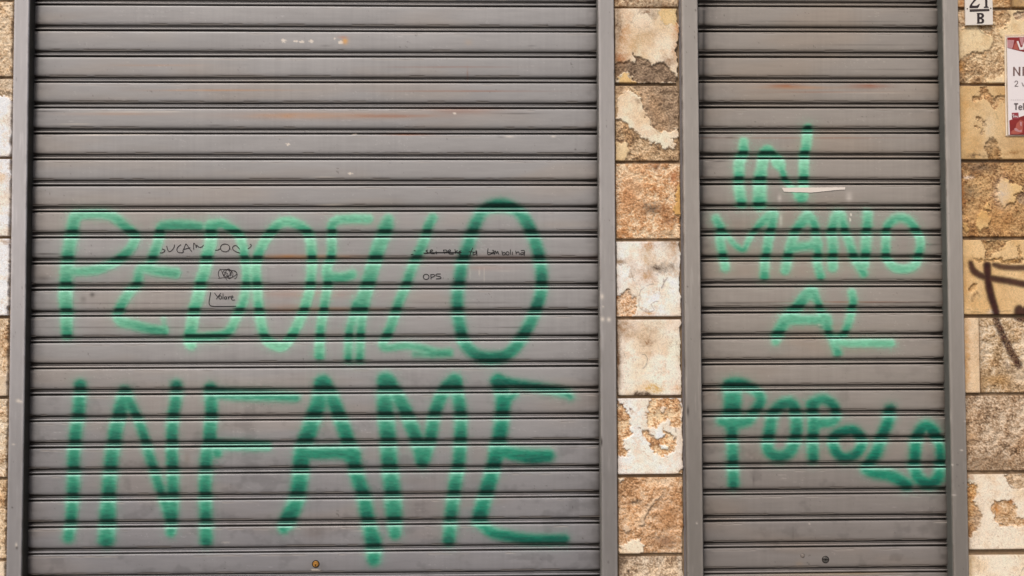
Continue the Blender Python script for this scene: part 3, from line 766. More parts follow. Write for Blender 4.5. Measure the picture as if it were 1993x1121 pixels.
def stone(parent, x0, x1, ya, yb, uc, base, feats=(), seed=0, ragged=(0, 0), label=None, tag=(), step=0.0027, dirt=(0.5, 0.5)):
    """one slab: x0..x1 metres, ya..yb photo rows (read at column uc); base = ('smooth'|'rough', colours...)"""
    za, zb = float(back(uc, ya, SF)[1]), float(back(uc, yb, SF)[1])
    nx, nz = max(2, int((x1 - x0) / step)), max(2, int((za - zb) / step))
    X, Z = np.meshgrid(np.linspace(x0, x1, nx), np.linspace(za, zb, nz))
    px, py = proj(X, Z, SF)
    one = np.ones(px.shape + (3,))
    wx = px + (fbm(px / 11, py / 11, 3, seed) - 0.5) * 13 + (fbm(px / 3.4, py / 3.4, 2, seed + 5) - 0.5) * 6
    wy = py + (fbm(px / 11, py / 11, 3, seed + 3) - 0.5) * 13 + (fbm(px / 3.4, py / 3.4, 2, seed + 6) - 0.5) * 6
    f_lo, f_md, f_hi = fbm(px / 48, py / 40, 4, seed + 1), fbm(px / 11, py / 10, 4, seed + 2), fbm((px + 0.3 * py) / 2.3, (py - 0.3 * px) / 1.9, 3, seed + 4)
    f_lo2 = fbm(px / 30, py / 60, 4, seed + 6)

    def smooth_c(c):
        r = mix(lin(*c) * 1.05 * one, lin(*c) * np.array([0.98, 0.91, 0.80]), sst(0.42, 0.72, f_lo))
        r = mix(r, np.minimum(lin(*c) * 1.14, 0.86) * one, sst(0.5, 0.8, f_lo2) * 0.7)
        pit = sst(0.66, 0.8, f_hi) * sst(0.45, 0.68, f_md)
        r = mix(r, lin(168, 128, 88) * one, pit * 0.55)
        vein = np.exp(-((fbm(px / 26, py / 30, 4, seed + 5) - 0.5) / 0.012) ** 2) * sst(0.5, 0.7, f_lo)
        r = mix(r, lin(158, 124, 90) * one, vein * 0.4)
        fl = np.exp(-((fbm(px / 6 + 9, py / 6, 3, seed + 9) - 0.5) / 0.03) ** 2) * sst(0.46, 0.66, fbm(px / 22, py / 22, 3, seed + 8))
        r = mix(r, lin(170, 132, 94) * one, 0.5 * fl)
        cl = sst(0.56, 0.76, fbm(px / 20 + 5, py / 16, 4, seed + 10)) * (0.4 + 0.9 * sst(0.4, 0.62, f_hi))
        return mix(r, lin(*c) * np.array([0.82, 0.70, 0.56]), 0.55 * np.clip(cl, 0, 1))

    def rough_c(lo, midc, hi):
        v = np.clip(0.63 + 1.7 * (f_hi - 0.5) + 1.1 * (f_md - 0.5) + 1.2 * (f_lo - 0.5), 0, 1)
        r = mix(lin(*lo) * one, lin(*midc) * one, sst(0.0, 0.52, v))
        r = mix(r, lin(*hi) * one, sst(0.5, 1.0, v))
        wisp = np.exp(-((fbm(px / 7 + 3, py / 5, 3, seed + 7) - 0.5) / 0.022) ** 2) * sst(0.35, 0.6, f_lo2 * 0.6 + f_md * 0.4)
        r = mix(r, lin(*lo) * 0.62 * one, 0.5 * wisp)
        return mix(r, r * np.array([1.06, 0.92, 0.76]), sst(0.5, 0.75, f_lo2) * 0.6)

    rgh = np.zeros(px.shape)
    if base[0] == 'smooth':
        col = smooth_c(base[1])
    else:
        col = rough_c(*base[1:4])
        rgh[:] = 1
    for ft in feats:
        k = ft[0]
        if k in ('rough', 'smooth'):
            sdv = poly_sd(wx, wy, ft[1])
            m_ = sst(1.4, -1.4, sdv + 5.0 * (f_hi - 0.5) * sst(7, 0, np.abs(sdv)))
            c2 = rough_c(*ft[2:5]) if k == 'rough' else smooth_c(ft[2])
            col = mix(col, c2, m_)
            rim = np.exp(-((sdv + (1 if k == 'rough' else -1.0)) / 1.1) ** 2) * sst(0.35, 0.6, fbm(px / 14, py / 14, 2, seed + 7))
            col = mix(col, lin(96, 72, 52) * one, rim * 0.38)
            rgh = rgh * (1 - m_) + (m_ if k == 'rough' else 0)
        elif k == 'stain':
            _, cx, cy, rx, ry, c, s = ft
            m_ = smear(wx, wy, cx, cy, rx, ry) * (0.5 + 0.9 * sst(0.3, 0.7, f_md * 0.5 + f_hi * 0.5)) * s
            col = mix(col, lin(*c) * one, np.clip(m_, 0, 1))
        elif k == 'crack':
            d, _ = seg_dist(px + (f_hi - 0.5) * 1.6, py + (f_md - 0.5) * 2, [(a, b, 0) for a, b in ft[1]])
            col = mix(col, lin(62, 44, 32) * one, np.exp(-(d / ft[2]) ** 2) * ft[3] * 0.75 * sst(0.25, 0.5, fbm(px / 10, py / 10, 2, seed + 1)))
    # worn arrises: dark damp at the edges, thicker on the listed sides
    eL, eR, eT, eB = (X - x0) / 0.0019, (x1 - X) / 0.0019, (za - Z) / 0.0019, (Z - zb) / 0.0019
    nz_ = 0.5 + 1.3 * fbm(px / 7, py / 7, 3, seed + 2)
    gr = np.clip(dirt[0] * np.exp(-eL * nz_ / 6) + dirt[1] * np.exp(-eR * nz_ / 6) + 0.35 * np.exp(-np.minimum(eT, eB) * nz_ / 1.8), 0, 0.92)
    gr = gr * sst(0.22, 0.5, fbm(px / 16, py / 22, 3, seed + 3) + 0.12)
    col = mix(col, lin(92, 66, 42) * one, gr)
    # ragged sides: the edge is broken back
    chip = np.zeros(px.shape)
    if ragged[0]:
        chip = np.maximum(chip, sst(1, -1, eL - ragged[0] * (fbm(py / 16, py * 0 + seed, 4, seed + 1) * 1.9 - 0.35)))
    if ragged[1]:
        chip = np.maximum(chip, sst(1, -1, eR - ragged[1] * (fbm(py / 16, py * 0 + seed + 9, 4, seed + 2) * 1.9 - 0.35)))
    chip = chip * 1.0
    col = mix(col, mix(lin(96, 86, 80) * one, lin(140, 120, 100) * one, f_hi), chip * 0.92)
    Y = SF + rgh * (0.0055 + 0.011 * (f_md - 0.5) + 0.006 * (f_hi - 0.5)) + (1 - rgh) * 0.0012 * (f_lo - 0.5) + chip * 0.016
    arr = np.minimum(np.minimum(eL, eR), np.minimum(eT, eB))
    Y = Y + np.clip(1.6 - arr, 0, 2) * 0.0009
    # brown spray over the stone
    ta = np.zeros(px.shape)
    for pts, w_, s_ in tag:
        d, w = seg_dist(px, py, smooth_line(pts))
        a = 1 / (1 + np.exp((d - w * 0.54 + (f_hi - 0.5) * (2 + 5 * rgh)) / 1.1)) * s_
        a = a * np.where(rgh > 0.5, 0.55 + 0.6 * sst(0.35, 0.65, f_hi), 1)
        ta = np.maximum(ta, np.clip(a, 0, 1))
    col = mix(col, mix(lin(72, 36, 28) * one, lin(42, 20, 17) * one, f_md), ta)
    col = np.clip(col / LIT * np.array([1.10, 1.15, 1.22]), 0.01, 0.9)
    # returns to the wall behind
    yb_ = 0.004
    pad = lambda A: np.pad(A, 1, mode='edge')
    Xp, Yp, Zp = pad(X), pad(Y), pad(Z)
    for e in ((0, slice(None)), (-1, slice(None)), (slice(None), 0), (slice(None), -1)):
        Yp[e] = yb_
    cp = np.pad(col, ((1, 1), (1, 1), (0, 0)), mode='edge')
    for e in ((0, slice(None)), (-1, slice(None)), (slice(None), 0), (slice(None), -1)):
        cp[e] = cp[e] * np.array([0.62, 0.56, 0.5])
    P = np.stack([Xp, Yp, Zp], -1)
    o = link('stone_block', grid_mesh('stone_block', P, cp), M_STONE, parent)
    if label:
        o['label'] = label
    tp = None
    if ta.max() > 0.5:
        q = (ta[:-1, :-1] + ta[1:, 1:] + ta[1:, :-1] + ta[:-1, 1:]) / 4 > 0.5
        tp = (np.stack([X, Y, Z], -1), col, q)
    return o, tp


def mortar(parent, x0, x1, z0, z1):
    m = MB()
    m.box(x0, x1, -0.0215, 0.03, z0, z1)
    m.build('mortar_bed', M_MORT, parent)


RB, RO, RG = ((96, 72, 52), (160, 126, 94), (218, 190, 154)), ((126, 86, 54), (204, 152, 104), (240, 208, 166)), ((100, 84, 68), (170, 142, 114), (222, 200, 172))

pil = empty('stone_pillar', (0.61, 0, 0), 'narrow stone-clad pillar between the wide and the narrow shutter', 'pillar')
PX0, PX1 = 0.4835, 0.7385
q7 = lambda L: zp(1190, 0, 7.007, L)
b2 = lambda L: zp(1190, 155, 6.793, L)
b3 = lambda L: zp(1190, 310, 7.007, L)
b4 = lambda L: zp(1190, 460, 6.793, L)
b5 = lambda L: zp(1190, 612, 6.673, L)
b6 = lambda L: zp(1190, 765, 6.594, L)
b7 = lambda L: zp(1190, 920, 5.577, L)
UC = 1262
stone(pil, PX0, PX1, -136, 12.5, UC, ('rough',) + RB, [('stain', 1290, 8, 40, 6, DBR, 0.6)], 1, (2, 2))
stone(pil, PX0, PX1, 16.5, 161, UC, ('smooth', CREAM), [
    ('stain', 1210, 70, 18, 60, ORB, 0.75), ('stain', 1204, 50, 6, 30, DBR, 0.9), ('stain', 1240, 84, 26, 20, (206, 162, 112), 0.6), ('stain', 1316, 55, 7, 20, (206, 140, 80), 0.8), ('stain', 1314, 95, 8, 18, ORB, 0.7), ('stain', 1262, 24, 18, 9, (140, 104, 72), 0.7), ('stain', 1272, 30, 8, 8, (120, 86, 60), 0.5),
    ('smooth', q7([(650, 130), (910, 130), (905, 300), (850, 360), (760, 340), (680, 240)]), (226, 194, 142)), ('smooth', q7([(360, 170), (480, 180), (560, 280), (480, 360), (330, 380), (250, 290)]), (236, 212, 182)),
    ('stain', 1265, 65, 34, 22, (196, 158, 116), 0.5), ('stain', 1300, 118, 12, 8, (150, 110, 76), 0.6),
    ('rough', q7([(30, 860), (120, 830), (200, 830), (330, 860), (280, 710), (390, 770), (560, 880), (640, 820), (780, 900), (870, 1010), (920, 1060), (830, 1140), (560, 1140), (340, 1110), (270, 1030), (190, 990), (110, 1020), (50, 1100)]), (96, 76, 58), (128, 103, 80), (166, 138, 110)),
    ('stain', 1203, 113, 12, 9, (170, 104, 58), 0.7), ('crack', q7([(340, 1100), (420, 1060), (560, 1020), (680, 1050), (740, 1120)]), 0.8, 0.7), ('crack', q7([(720, 1115), (800, 1095), (900, 1100), (960, 1120)]), 1.0, 0.9),
    ('smooth', q7([(95, 1060), (190, 1000), (260, 1040), (330, 1100), (320, 1150), (80, 1150)]), (224, 184, 124))], 2, (2, 9), dirt=(0.9, 0.5), label='cream block with a dark brown broken band across its lower third')
stone(pil, PX0, PX1, 166.5, 312.5, UC, ('rough', (110, 84, 60), (184, 148, 108), (226, 194, 154)), [
    ('rough', b2([(280, 60), (950, 60), (950, 560), (880, 640), (760, 690), (640, 700), (540, 600), (450, 500), (430, 300), (380, 200)]), (116, 92, 70), (160, 131, 102), (196, 166, 134)),
    ('smooth', b2([(150, 150), (260, 140), (300, 185), (380, 220), (415, 300), (440, 400), (455, 500), (520, 560), (560, 640), (640, 705), (760, 695), (870, 630), (905, 680), (890, 750), (800, 800), (850, 870), (720, 910), (640, 870), (580, 845), (540, 860), (480, 790), (430, 795), (300, 680), (170, 560), (60, 520), (90, 380), (70, 300)]), (238, 214, 184)),
    ('smooth', b2([(50, 800), (170, 830), (230, 950), (180, 1070), (40, 1070)]), (228, 198, 152)), ('crack', b2([(245, 100), (300, 175), (380, 220)]), 0.8, 0.8), ('crack', b2([(540, 590), (580, 660), (650, 705), (740, 695), (860, 650)]), 0.9, 0.6),
    ('stain', 1240, 198, 5, 5, (150, 120, 92), 0.8), ('stain', 1208, 172, 8, 12, (140, 100, 70), 0.6)], 3, (2, 5), label='block with a smooth cream diagonal swathe between brown broken areas')
stone(pil, PX0, PX1, 318, 464, UC, ('rough', (160, 108, 66), (212, 160, 112), (240, 210, 172)), [
    ('stain', 1270, 404, 22, 9, (98, 78, 62), 0.95), ('stain', 1276, 322, 14, 6, (150, 100, 70), 0.6), ('stain', 1312, 346, 7, 9, (180, 104, 64), 0.7), ('stain', 1214, 452, 7, 6, (186, 116, 52), 0.8), ('stain', 1236, 350, 18, 40, (232, 200, 160), 0.5),
    ('stain', 1302, 430, 12, 9, (140, 96, 66), 0.6), ('stain', 1300, 455, 16, 6, (132, 106, 78), 0.6), ('stain', 1225, 380, 16, 20, (206, 140, 88), 0.5),
    ('smooth', b3([(965, 330), (895, 400), (868, 480), (862, 600), (870, 690), (905, 760), (950, 800), (990, 700)]), (214, 164, 96)), ('crack', b3([(965, 320), (895, 395), (868, 480), (862, 600), (868, 690), (905, 760), (945, 800)]), 0.8, 0.85), ('crack', b3([(862, 760), (880, 850), (930, 920), (965, 975)]), 0.9, 0.85)],
      4, (2, 3), dirt=(0.6, 0.3), label='rough orange block with a chipped right edge')
stone(pil, PX0, PX1, 470, 616, UC, ('smooth', WHITE), [
    ('stain', 1205, 507, 18, 6, (160, 128, 96), 0.75), ('stain', 1230, 525, 10, 16, (170, 138, 104), 0.65), ('stain', 1262, 480, 12, 12, (186, 126, 66), 0.8), ('stain', 1260, 502, 14, 18, (196, 156, 104), 0.65), ('stain', 1258, 540, 18, 18, (190, 144, 98), 0.65),
    ('stain', 1308, 474, 20, 9, (130, 92, 60), 0.75), ('stain', 1312, 490, 14, 26, (196, 150, 104), 0.55), ('stain', 1282, 521, 17, 8, (88, 70, 58), 0.95), ('stain', 1305, 518, 12, 6, (120, 96, 76), 0.8), ('stain', 1318, 532, 12, 9, (196, 158, 116), 0.6),
    ('rough', b4([(50, 790), (200, 700), (250, 760), (330, 840), (310, 980), (280, 1070), (50, 1070)]), (150, 96, 56), (206, 156, 110), (238, 206, 172)), ('stain', 1262, 612, 16, 5, (196, 140, 70), 0.7),
    ('smooth', b4([(100, 370), (200, 360), (260, 520), (330, 640), (320, 800), (200, 700), (70, 740)]), (244, 230, 216)), ('smooth', b4([(380, 740), (480, 790), (540, 680), (660, 640), (640, 820), (540, 900), (570, 970), (500, 1000), (400, 970), (365, 900)]), (246, 236, 226)),
    ('crack', b4([(380, 730), (360, 830), (365, 930), (420, 985), (500, 1005), (570, 980), (540, 935), (525, 895), (570, 865), (620, 858)]), 0.7, 0.75), ('crack', b4([(655, 495), (620, 590), (570, 700), (560, 770)]), 0.9, 0.75), ('crack', b4([(740, 545), (700, 600), (665, 680)]), 1.3, 0.9), ('crack', b4([(690, 560), (690, 600)]), 1.2, 0.8),
    ('crack', b4([(380, 720), (450, 660), (520, 630), (590, 625)]), 0.9, 0.7), ('crack', b4([(200, 370), (260, 470), (290, 580), (340, 640)]), 0.8, 0.5)], 5, (2, 6), dirt=(0.5, 0.3), label='whitish block with grey-brown smudges and a curved flake')
stone(pil, PX0, PX1, 622, 769.5, UC, ('smooth', (240, 222, 200)), [
    ('stain', 1215, 640, 24, 18, (168, 128, 90), 0.7), ('stain', 1262, 650, 26, 16, (186, 150, 112), 0.55), ('stain', 1264, 668, 12, 9, (150, 106, 66), 0.8), ('stain', 1262, 688, 12, 8, (190, 148, 104), 0.6), ('stain', 1268, 755, 20, 9, (214, 164, 76), 0.85),
    ('stain', 1202, 700, 7, 60, (120, 84, 52), 0.8), ('stain', 1252, 768, 18, 4, (60, 36, 22), 1.0), ('stain', 1240, 766, 10, 4, (70, 40, 24), 0.9), ('stain', 1318, 755, 12, 12, (214, 166, 116), 0.6), ('stain', 1290, 632, 40, 12, (214, 176, 138), 0.4),
    ('crack', b5([(400, 520), (440, 520), (468, 570), (458, 640), (430, 690), (405, 705)]), 0.8, 0.85), ('crack', b5([(120, 440), (160, 500), (180, 550)]), 0.7, 0.6), ('crack', b5([(650, 900), (635, 980), (630, 1050)]), 0.7, 0.55)], 6, (3, 7), dirt=(0.95, 0.5),
      label='pale block with a black-brown burn at its bottom edge')
stone(pil, PX0, PX1, 775.5, 923, UC, ('smooth', (244, 230, 216)), [
    ('rough', b6([(530, 60), (850, 60), (890, 200), (900, 350), (880, 435), (760, 420), (740, 320), (640, 395), (580, 440), (460, 440), (450, 330), (470, 210)]), *RO), ('smooth', b6([(640, 190), (700, 170), (690, 260), (640, 260)]), (228, 206, 182)),
    ('rough', b6([(400, 480), (500, 470), (570, 600), (640, 590), (690, 520), (630, 500), (660, 450), (750, 500), (830, 580), (830, 650), (790, 770), (650, 820), (560, 770), (490, 660), (430, 590)]), *RO), ('smooth', b6([(650, 680), (720, 680), (740, 730), (660, 720)]), (244, 230, 212)),
    ('rough', b6([(60, 110), (150, 130), (210, 280), (230, 350), (270, 520), (180, 580), (160, 700), (240, 720), (210, 820), (60, 830)]), *RO), ('rough', b6([(970, 750), (900, 850), (930, 950), (850, 1050), (990, 1060)]), (110, 80, 52), (170, 128, 84), (214, 180, 140)),
    ('stain', 1264, 839, 3.5, 3, (84, 60, 42), 1.0), ('stain', 1228, 797, 3, 3, (100, 78, 56), 1.0), ('stain', 1243, 835, 2.5, 2, (100, 76, 52), 1.0), ('crack', b6([(815, 410), (830, 500)]), 1.0, 0.9), ('stain', 1232, 805, 6, 5, (180, 150, 110), 0.6)], 7, (2, 4), label='white block with rust-brown pitted islands')
stone(pil, PX0, PX1, 930, 1077.5, UC, ('rough', (138, 98, 62), (202, 154, 110), (232, 200, 164)), [
    ('smooth', b7([(320, 570), (330, 480), (380, 370), (480, 260), (560, 240), (470, 335), (395, 420), (370, 570)]), (212, 182, 150)), ('smooth', b7([(100, 790), (220, 730), (335, 715), (345, 850), (300, 900), (80, 900)]), (238, 214, 184)), ('smooth', b7(circ(175, 605, 42, 38, 0, 330, 10)), (218, 188, 156)),
    ('stain', 1295, 1055, 26, 14, (130, 98, 74), 0.7), ('stain', 1300, 1000, 24, 40, (180, 126, 80), 0.45), ('stain', 1236, 980, 14, 4, (90, 72, 56), 0.7), ('crack', b7([(390, 420), (480, 340), (560, 270), (640, 240)]), 0.8, 0.6), ('smooth', b7([(70, 70), (130, 60), (110, 110), (80, 110)]), CREAM), ('crack', b7([(800, 330), (790, 430), (830, 480), (800, 640), (790, 800)]), 1.2, 0.8)], 8, (2, 4), label='rough rust-coloured block with a pale patch in its lower left corner')
stone(pil, PX0, PX1, 1084, 1232, UC, ('rough',) + RG, [('stain', 1208, 1098, 8, 20, DBR, 0.7)], 9, (3, 5), label='grey-brown rough block at the bottom of the picture')
mortar(pil, 0.4815, 0.7370, 0.02, 2.71)
m = MB()
m.box(0.7372, 0.7443, -0.024, 0.03, 0.02, 2.71)
m.build('sealant_strip', flat_mat('grey_sealant', lin(112, 106, 106), 0.8, var=0.25, scale=50), pil)
for ya, yb, s in ((-288, -142, 10), (1238, 1300, 11)):
    stone(pil, PX0, PX1, ya, yb, UC, ('rough',) + RO, [], s, step=0.006)
adopt(pil)

# right-hand wall
TAG = [([(1921, 516, 15), (1922, 536, 15), (1925, 558, 15), (1930, 580, 15), (1937, 602, 14), (1942, 626, 13), (1951, 648, 13), (1963, 673, 13), (1976, 697, 14), (1985, 711, 14)], 0, 1.0),
       ([(1889, 512, 10), (1895, 527, 13), (1911, 537, 13), (1931, 542, 13), (1963, 547, 13), (1993, 553, 13), (2034, 560, 13)], 0, 0.97),
       ([(1935, 515, 9), (1955, 520, 11), (1990, 521, 11), (2030, 518, 11)], 0, 0.93), ([(1984, 604, 20), (1986, 615, 22), (1996, 610, 26), (2004, 609, 22)], 0, 0.97)]
wr = empty('stone_wall', (2.2, 0, 0), 'stone-clad wall right of the narrow shutter with number plate and brown spray mark', 'wall')
r1 = lambda L: zp(1860, 0, 6.594, L)
r2 = lambda L: zp(1860, 155, 6.797, L)
r3 = lambda L: zp(1860, 305, 6.797, L)
r4 = lambda L: zp(1860, 455, 6.797, L)
r7 = lambda L: zp(1860, 910, 5.316, L)
WX0, WX1, UR = 1.829, 2.36, 1930
sx = lambda u, v=500: float(back(u, v, SF)[0])
tags = []


def rs(x0, x1, *a, **k):
    o, t_ = stone(wr, x0, x1, *a, **k)
    if t_:
        tags.append(t_)


rs(WX0, sx(1968.5, 5), -137, 13.5, UR, ('rough', (140, 96, 54), (198, 148, 96), (228, 190, 142)), [('stain', 1873, 5, 6, 8, (176, 104, 48), 0.7)], 21)
rs(sx(1971, 5), WX1, -137, 13.5, UR, ('smooth', (196, 160, 112)), [('stain', 1985, 5, 6, 3, BRN, 0.7)], 22)
rs(WX0, WX1, 19.5, 161.5, UR, ('smooth', (230, 202, 160)), [
    ('rough', r1([(20, 120), (130, 130), (130, 360), (90, 390), (30, 380)]), (110, 82, 56), (180, 142, 102), (220, 190, 152)),
    ('rough', r1([(270, 325), (330, 400), (390, 445), (470, 450), (490, 560), (440, 640), (330, 685), (230, 660), (100, 740), (50, 780), (40, 1090), (380, 1090), (430, 1020), (530, 990), (620, 900), (620, 600), (600, 450), (560, 380), (690, 300), (710, 190), (660, 130), (480, 130), (470, 330)]), (120, 90, 60), (186, 148, 106), (226, 196, 154)),
    ('rough', r1([(730, 150), (800, 240), (860, 255), (940, 230), (940, 130)]), (116, 92, 70), (184, 150, 118), (214, 186, 152)), ('stain', 1872, 130, 9, 12, (190, 126, 46), 0.75), ('crack', r1([(280, 335), (330, 410), (390, 450), (430, 465)]), 1.0, 0.8), ('crack', r1([(40, 385), (110, 375), (150, 345)]), 0.7, 0.7),
    ('crack', r1([(760, 165), (810, 235), (850, 252)]), 0.9, 0.7), ('crack', r1([(560, 310), (600, 295), (650, 310)]), 1.0, 0.6), ('crack', r1([(50, 960), (90, 1010), (130, 1070)]), 1.2, 0.8)], 23, dirt=(0.7, 0.5), label='beige block behind the poster with a brown broken hollow')
rs(WX0, WX1, 167.5, 310, UR, ('smooth', (214, 178, 128)), [
    ('rough', r2([(340, 100), (420, 95), (490, 220), (660, 215), (660, 285), (570, 290), (565, 390), (520, 405), (460, 320), (380, 240), (240, 285), (215, 215), (330, 190)]), (112, 80, 50), (170, 126, 82), (214, 178, 130)),
    ('rough', r2([(400, 890), (450, 750), (500, 760), (540, 830), (570, 940), (610, 1070), (440, 1070), (420, 980)]), (106, 78, 46), (158, 118, 72), (196, 156, 104)), ('rough', r2([(280, 480), (330, 500), (400, 540), (415, 630), (340, 580), (270, 520)]), (130, 100, 68), (188, 150, 104), (220, 186, 140)),
    ('rough', r2([(250, 600), (300, 620), (370, 680), (345, 740), (330, 660), (260, 650)]), (130, 96, 62), (196, 156, 110), (224, 190, 144)), ('stain', 1876, 240, 9, 70, (210, 158, 92), 0.6), ('stain', 1895, 300, 14, 4, (92, 70, 48), 0.8), ('stain', 1912, 301, 10, 3, (92, 70, 48), 0.8),
    ('stain', 1972, 300, 22, 6, (150, 104, 54), 0.8), ('stain', 1970, 280, 40, 14, (190, 150, 104), 0.6), ('stain', 1925, 250, 14, 30, (222, 196, 158), 0.6), ('crack', r2([(530, 440), (560, 520), (600, 600)]), 0.8, 0.5)], 24, label='tan block with a brown tooth-shaped scar at its foot')
rs(WX0, WX1, 316, 460.5, UR, ('rough', (92, 66, 42), (158, 114, 70), (206, 164, 112)), [
    ('smooth', r3([(290, 780), (340, 740), (420, 730), (485, 830), (470, 900), (400, 950), (330, 985), (275, 880)]), (222, 182, 122)), ('smooth', r3([(620, 300), (690, 280), (712, 380), (820, 360), (910, 430), (820, 480), (790, 580), (640, 660), (570, 590), (560, 370)]), (222, 182, 124)),
    ('stain', 1952, 375, 12, 26, (214, 190, 164), 0.75), ('smooth', r3([(380, 640), (450, 610), (480, 690), (400, 700)]), (218, 178, 120)), ('smooth', r3([(90, 890), (150, 880), (200, 940), (150, 980), (90, 960)]), (206, 164, 106)), ('stain', 1888, 374, 18, 14, (92, 80, 64), 0.6), ('stain', 1908, 325, 34, 12, (110, 92, 76), 0.55),
    ('stain', 1873, 370, 5, 30, (176, 104, 40), 0.75), ('stain', 1886, 345, 6, 3, (224, 200, 176), 0.9), ('stain', 1940, 425, 40, 24, (190, 134, 74), 0.45), ('rough', r3([(830, 480), (910, 450), (940, 640), (860, 640), (815, 540)]), (84, 62, 44), (140, 106, 76), (190, 156, 118)), ('crack', r3([(660, 180), (710, 260), (760, 330)]), 0.9, 0.6)], 25,
   label='dark rusty brown block with two ochre patches')
rs(WX0, WX1, 467, 612, UR, ('smooth', (222, 184, 132)), [
    ('rough', r4([(320, 80), (700, 80), (650, 120), (560, 270), (510, 240), (450, 325), (385, 310), (400, 200)]), (108, 80, 50), (166, 126, 82), (210, 174, 122)), ('rough', r4([(200, 340), (420, 335), (600, 335), (850, 330), (850, 390), (700, 400), (560, 375), (240, 372)]), (130, 96, 52), (186, 144, 90), (214, 178, 124)),
    ('rough', r4([(190, 700), (240, 630), (290, 650), (295, 720), (240, 780), (200, 760)]), (124, 84, 44), (184, 136, 82), (214, 174, 120)), ('stain', 1897, 579, 3, 4, (120, 84, 50), 0.9), ('stain', 1905, 576, 3, 3, (120, 84, 50), 0.9), ('rough', r4([(800, 170), (840, 180), (880, 270), (900, 400), (860, 390), (840, 270)]), (130, 100, 66), (180, 140, 92), (214, 178, 126)),
    ('crack', r4([(140, 1000), (300, 1000), (440, 1000)]), 0.8, 0.6), ('crack', r4([(200, 1035), (330, 1040), (440, 1020)]), 1.0, 0.6), ('crack', r4([(570, 1030), (700, 1020), (800, 1040)]), 1.2, 0.6), ('stain', 1880, 565, 6, 40, (206, 150, 84), 0.6), ('stain', 1960, 575, 30, 20, (206, 164, 112), 0.5), ('stain', 1935, 606, 8, 4, (214, 204, 196), 0.9)], 26, tag=TAG,
   label='yellowish block carrying the crossing of the brown spray mark')
rs(WX0, sx(1906.5, 690), 618.5, 764.5, UR, ('smooth', (226, 196, 160)), [('stain', 1882, 690, 5, 70, (206, 150, 88), 0.75), ('stain', 1887, 700, 3, 3, (150, 110, 70), 0.6)], 27, dirt=(0.5, 0.1), label='narrow upright cream strip beside the rough beige block')
rs(sx(1909, 690), WX1, 618.5, 764.5, UR, ('rough', (128, 98, 64), (194, 160, 120), (228, 204, 172)), [('stain', 1985, 730, 20, 20, (222, 198, 168), 0.7), ('stain', 1960, 710, 8, 8, (196, 180, 160), 0.6), ('crack', [(1958, 706), (1962, 704), (1963, 710), (1959, 712)], 0.7, 0.7), ('stain', 1940, 740, 40, 10, (176, 132, 76), 0.55), ('stain', 1915, 748, 8, 12, (180, 140, 90), 0.5)],
   28, tag=TAG, label='rough beige block crossed by the tail of the brown spray mark')
rs(WX0, WX1, 770.5, 916.5, UR, ('rough', (92, 70, 50), (168, 136, 104), (216, 190, 160)), [('stain', 1930, 905, 70, 18, (120, 90, 60), 0.5), ('stain', 1890, 850, 10, 24, (206, 164, 120), 0.5), ('stain', 1935, 845, 14, 8, (212, 186, 156), 0.6)], 29, dirt=(0.8, 0.3), label='evenly rough grey-brown block')
rs(WX0, WX1, 923.5, 1069.5, UR, ('smooth', (234, 214, 188)), [
    ('rough', r7([(110, 150), (180, 160), (220, 190), (230, 270), (190, 330), (240, 420), (272, 520), (240, 610), (190, 690), (110, 740)]), (120, 82, 46), (184, 132, 78), (216, 178, 126)), ('rough', r7([(380, 400), (420, 350), (560, 330), (620, 400), (640, 520), (720, 540), (800, 600), (560, 620), (470, 580), (400, 540)]), (146, 104, 64), (204, 164, 120), (228, 200, 166)),
    ('rough', r7([(520, 60), (800, 60), (800, 190), (640, 230), (560, 190), (530, 130)]), (126, 98, 70), (186, 152, 116), (214, 186, 152)), ('stain', 1942, 990, 7, 10, (186, 124, 62), 0.8), ('stain', 1965, 976, 7, 5, (180, 116, 56), 0.8), ('stain', 1888, 926, 5, 6, (186, 120, 60), 0.7), ('stain', 1905, 1010, 12, 30, (206, 184, 156), 0.6), ('crack', r7([(470, 580), (540, 610), (600, 612)]), 1.0, 0.6),
    ('crack', r7([(540, 150), (570, 195), (640, 225), (720, 205)]), 0.8, 0.6)], 30, dirt=(0.9, 0.3), label='pale block with a rusty left edge and a ring-shaped scar')
rs(WX0, WX1, 1081, 1232, UR, ('smooth', (234, 214, 188)), [('crack', r7([(660, 1121), (690, 1060), (720, 1010)]), 1.0, 0.7), ('stain', 1890, 1100, 5, 30, (196, 156, 100), 0.6)], 31)
P_, c_, off = [], [], 0
if tags:
    V, F, K, n0 = [], [], [], 0
    for P3, cc, q in tags:
        g = grid_mesh('spray_mark', P3, cc, q, 0.0007)
        vv = np.empty(len(g.vertices) * 3, np.float32)
        g.vertices.foreach_get('co', vv)
        kk = np.empty(len(g.vertices) * 4, np.float32)
        g.attributes['Col'].data.foreach_get('color', kk)
        ff = np.empty(len(g.loops), np.int32)
        g.loops.foreach_get('vertex_index', ff)
        V.append(vv.reshape(-1, 3)); K.append(kk.reshape(-1, 4)[:, :3]); F.append(ff.reshape(-1, 4) + n0)
        n0 += len(g.vertices)
        bpy.data.meshes.remove(g)
    sm = link('spray_mark', raw_mesh('spray_mark', np.vstack(V), np.vstack(F), np.vstack(K)), M_STONE, wr)
    sm['label'] = 'thick dark brown sprayed strokes crossing on the stone'
mortar(wr, 1.8255, 3.6, 0.02, 2.71)
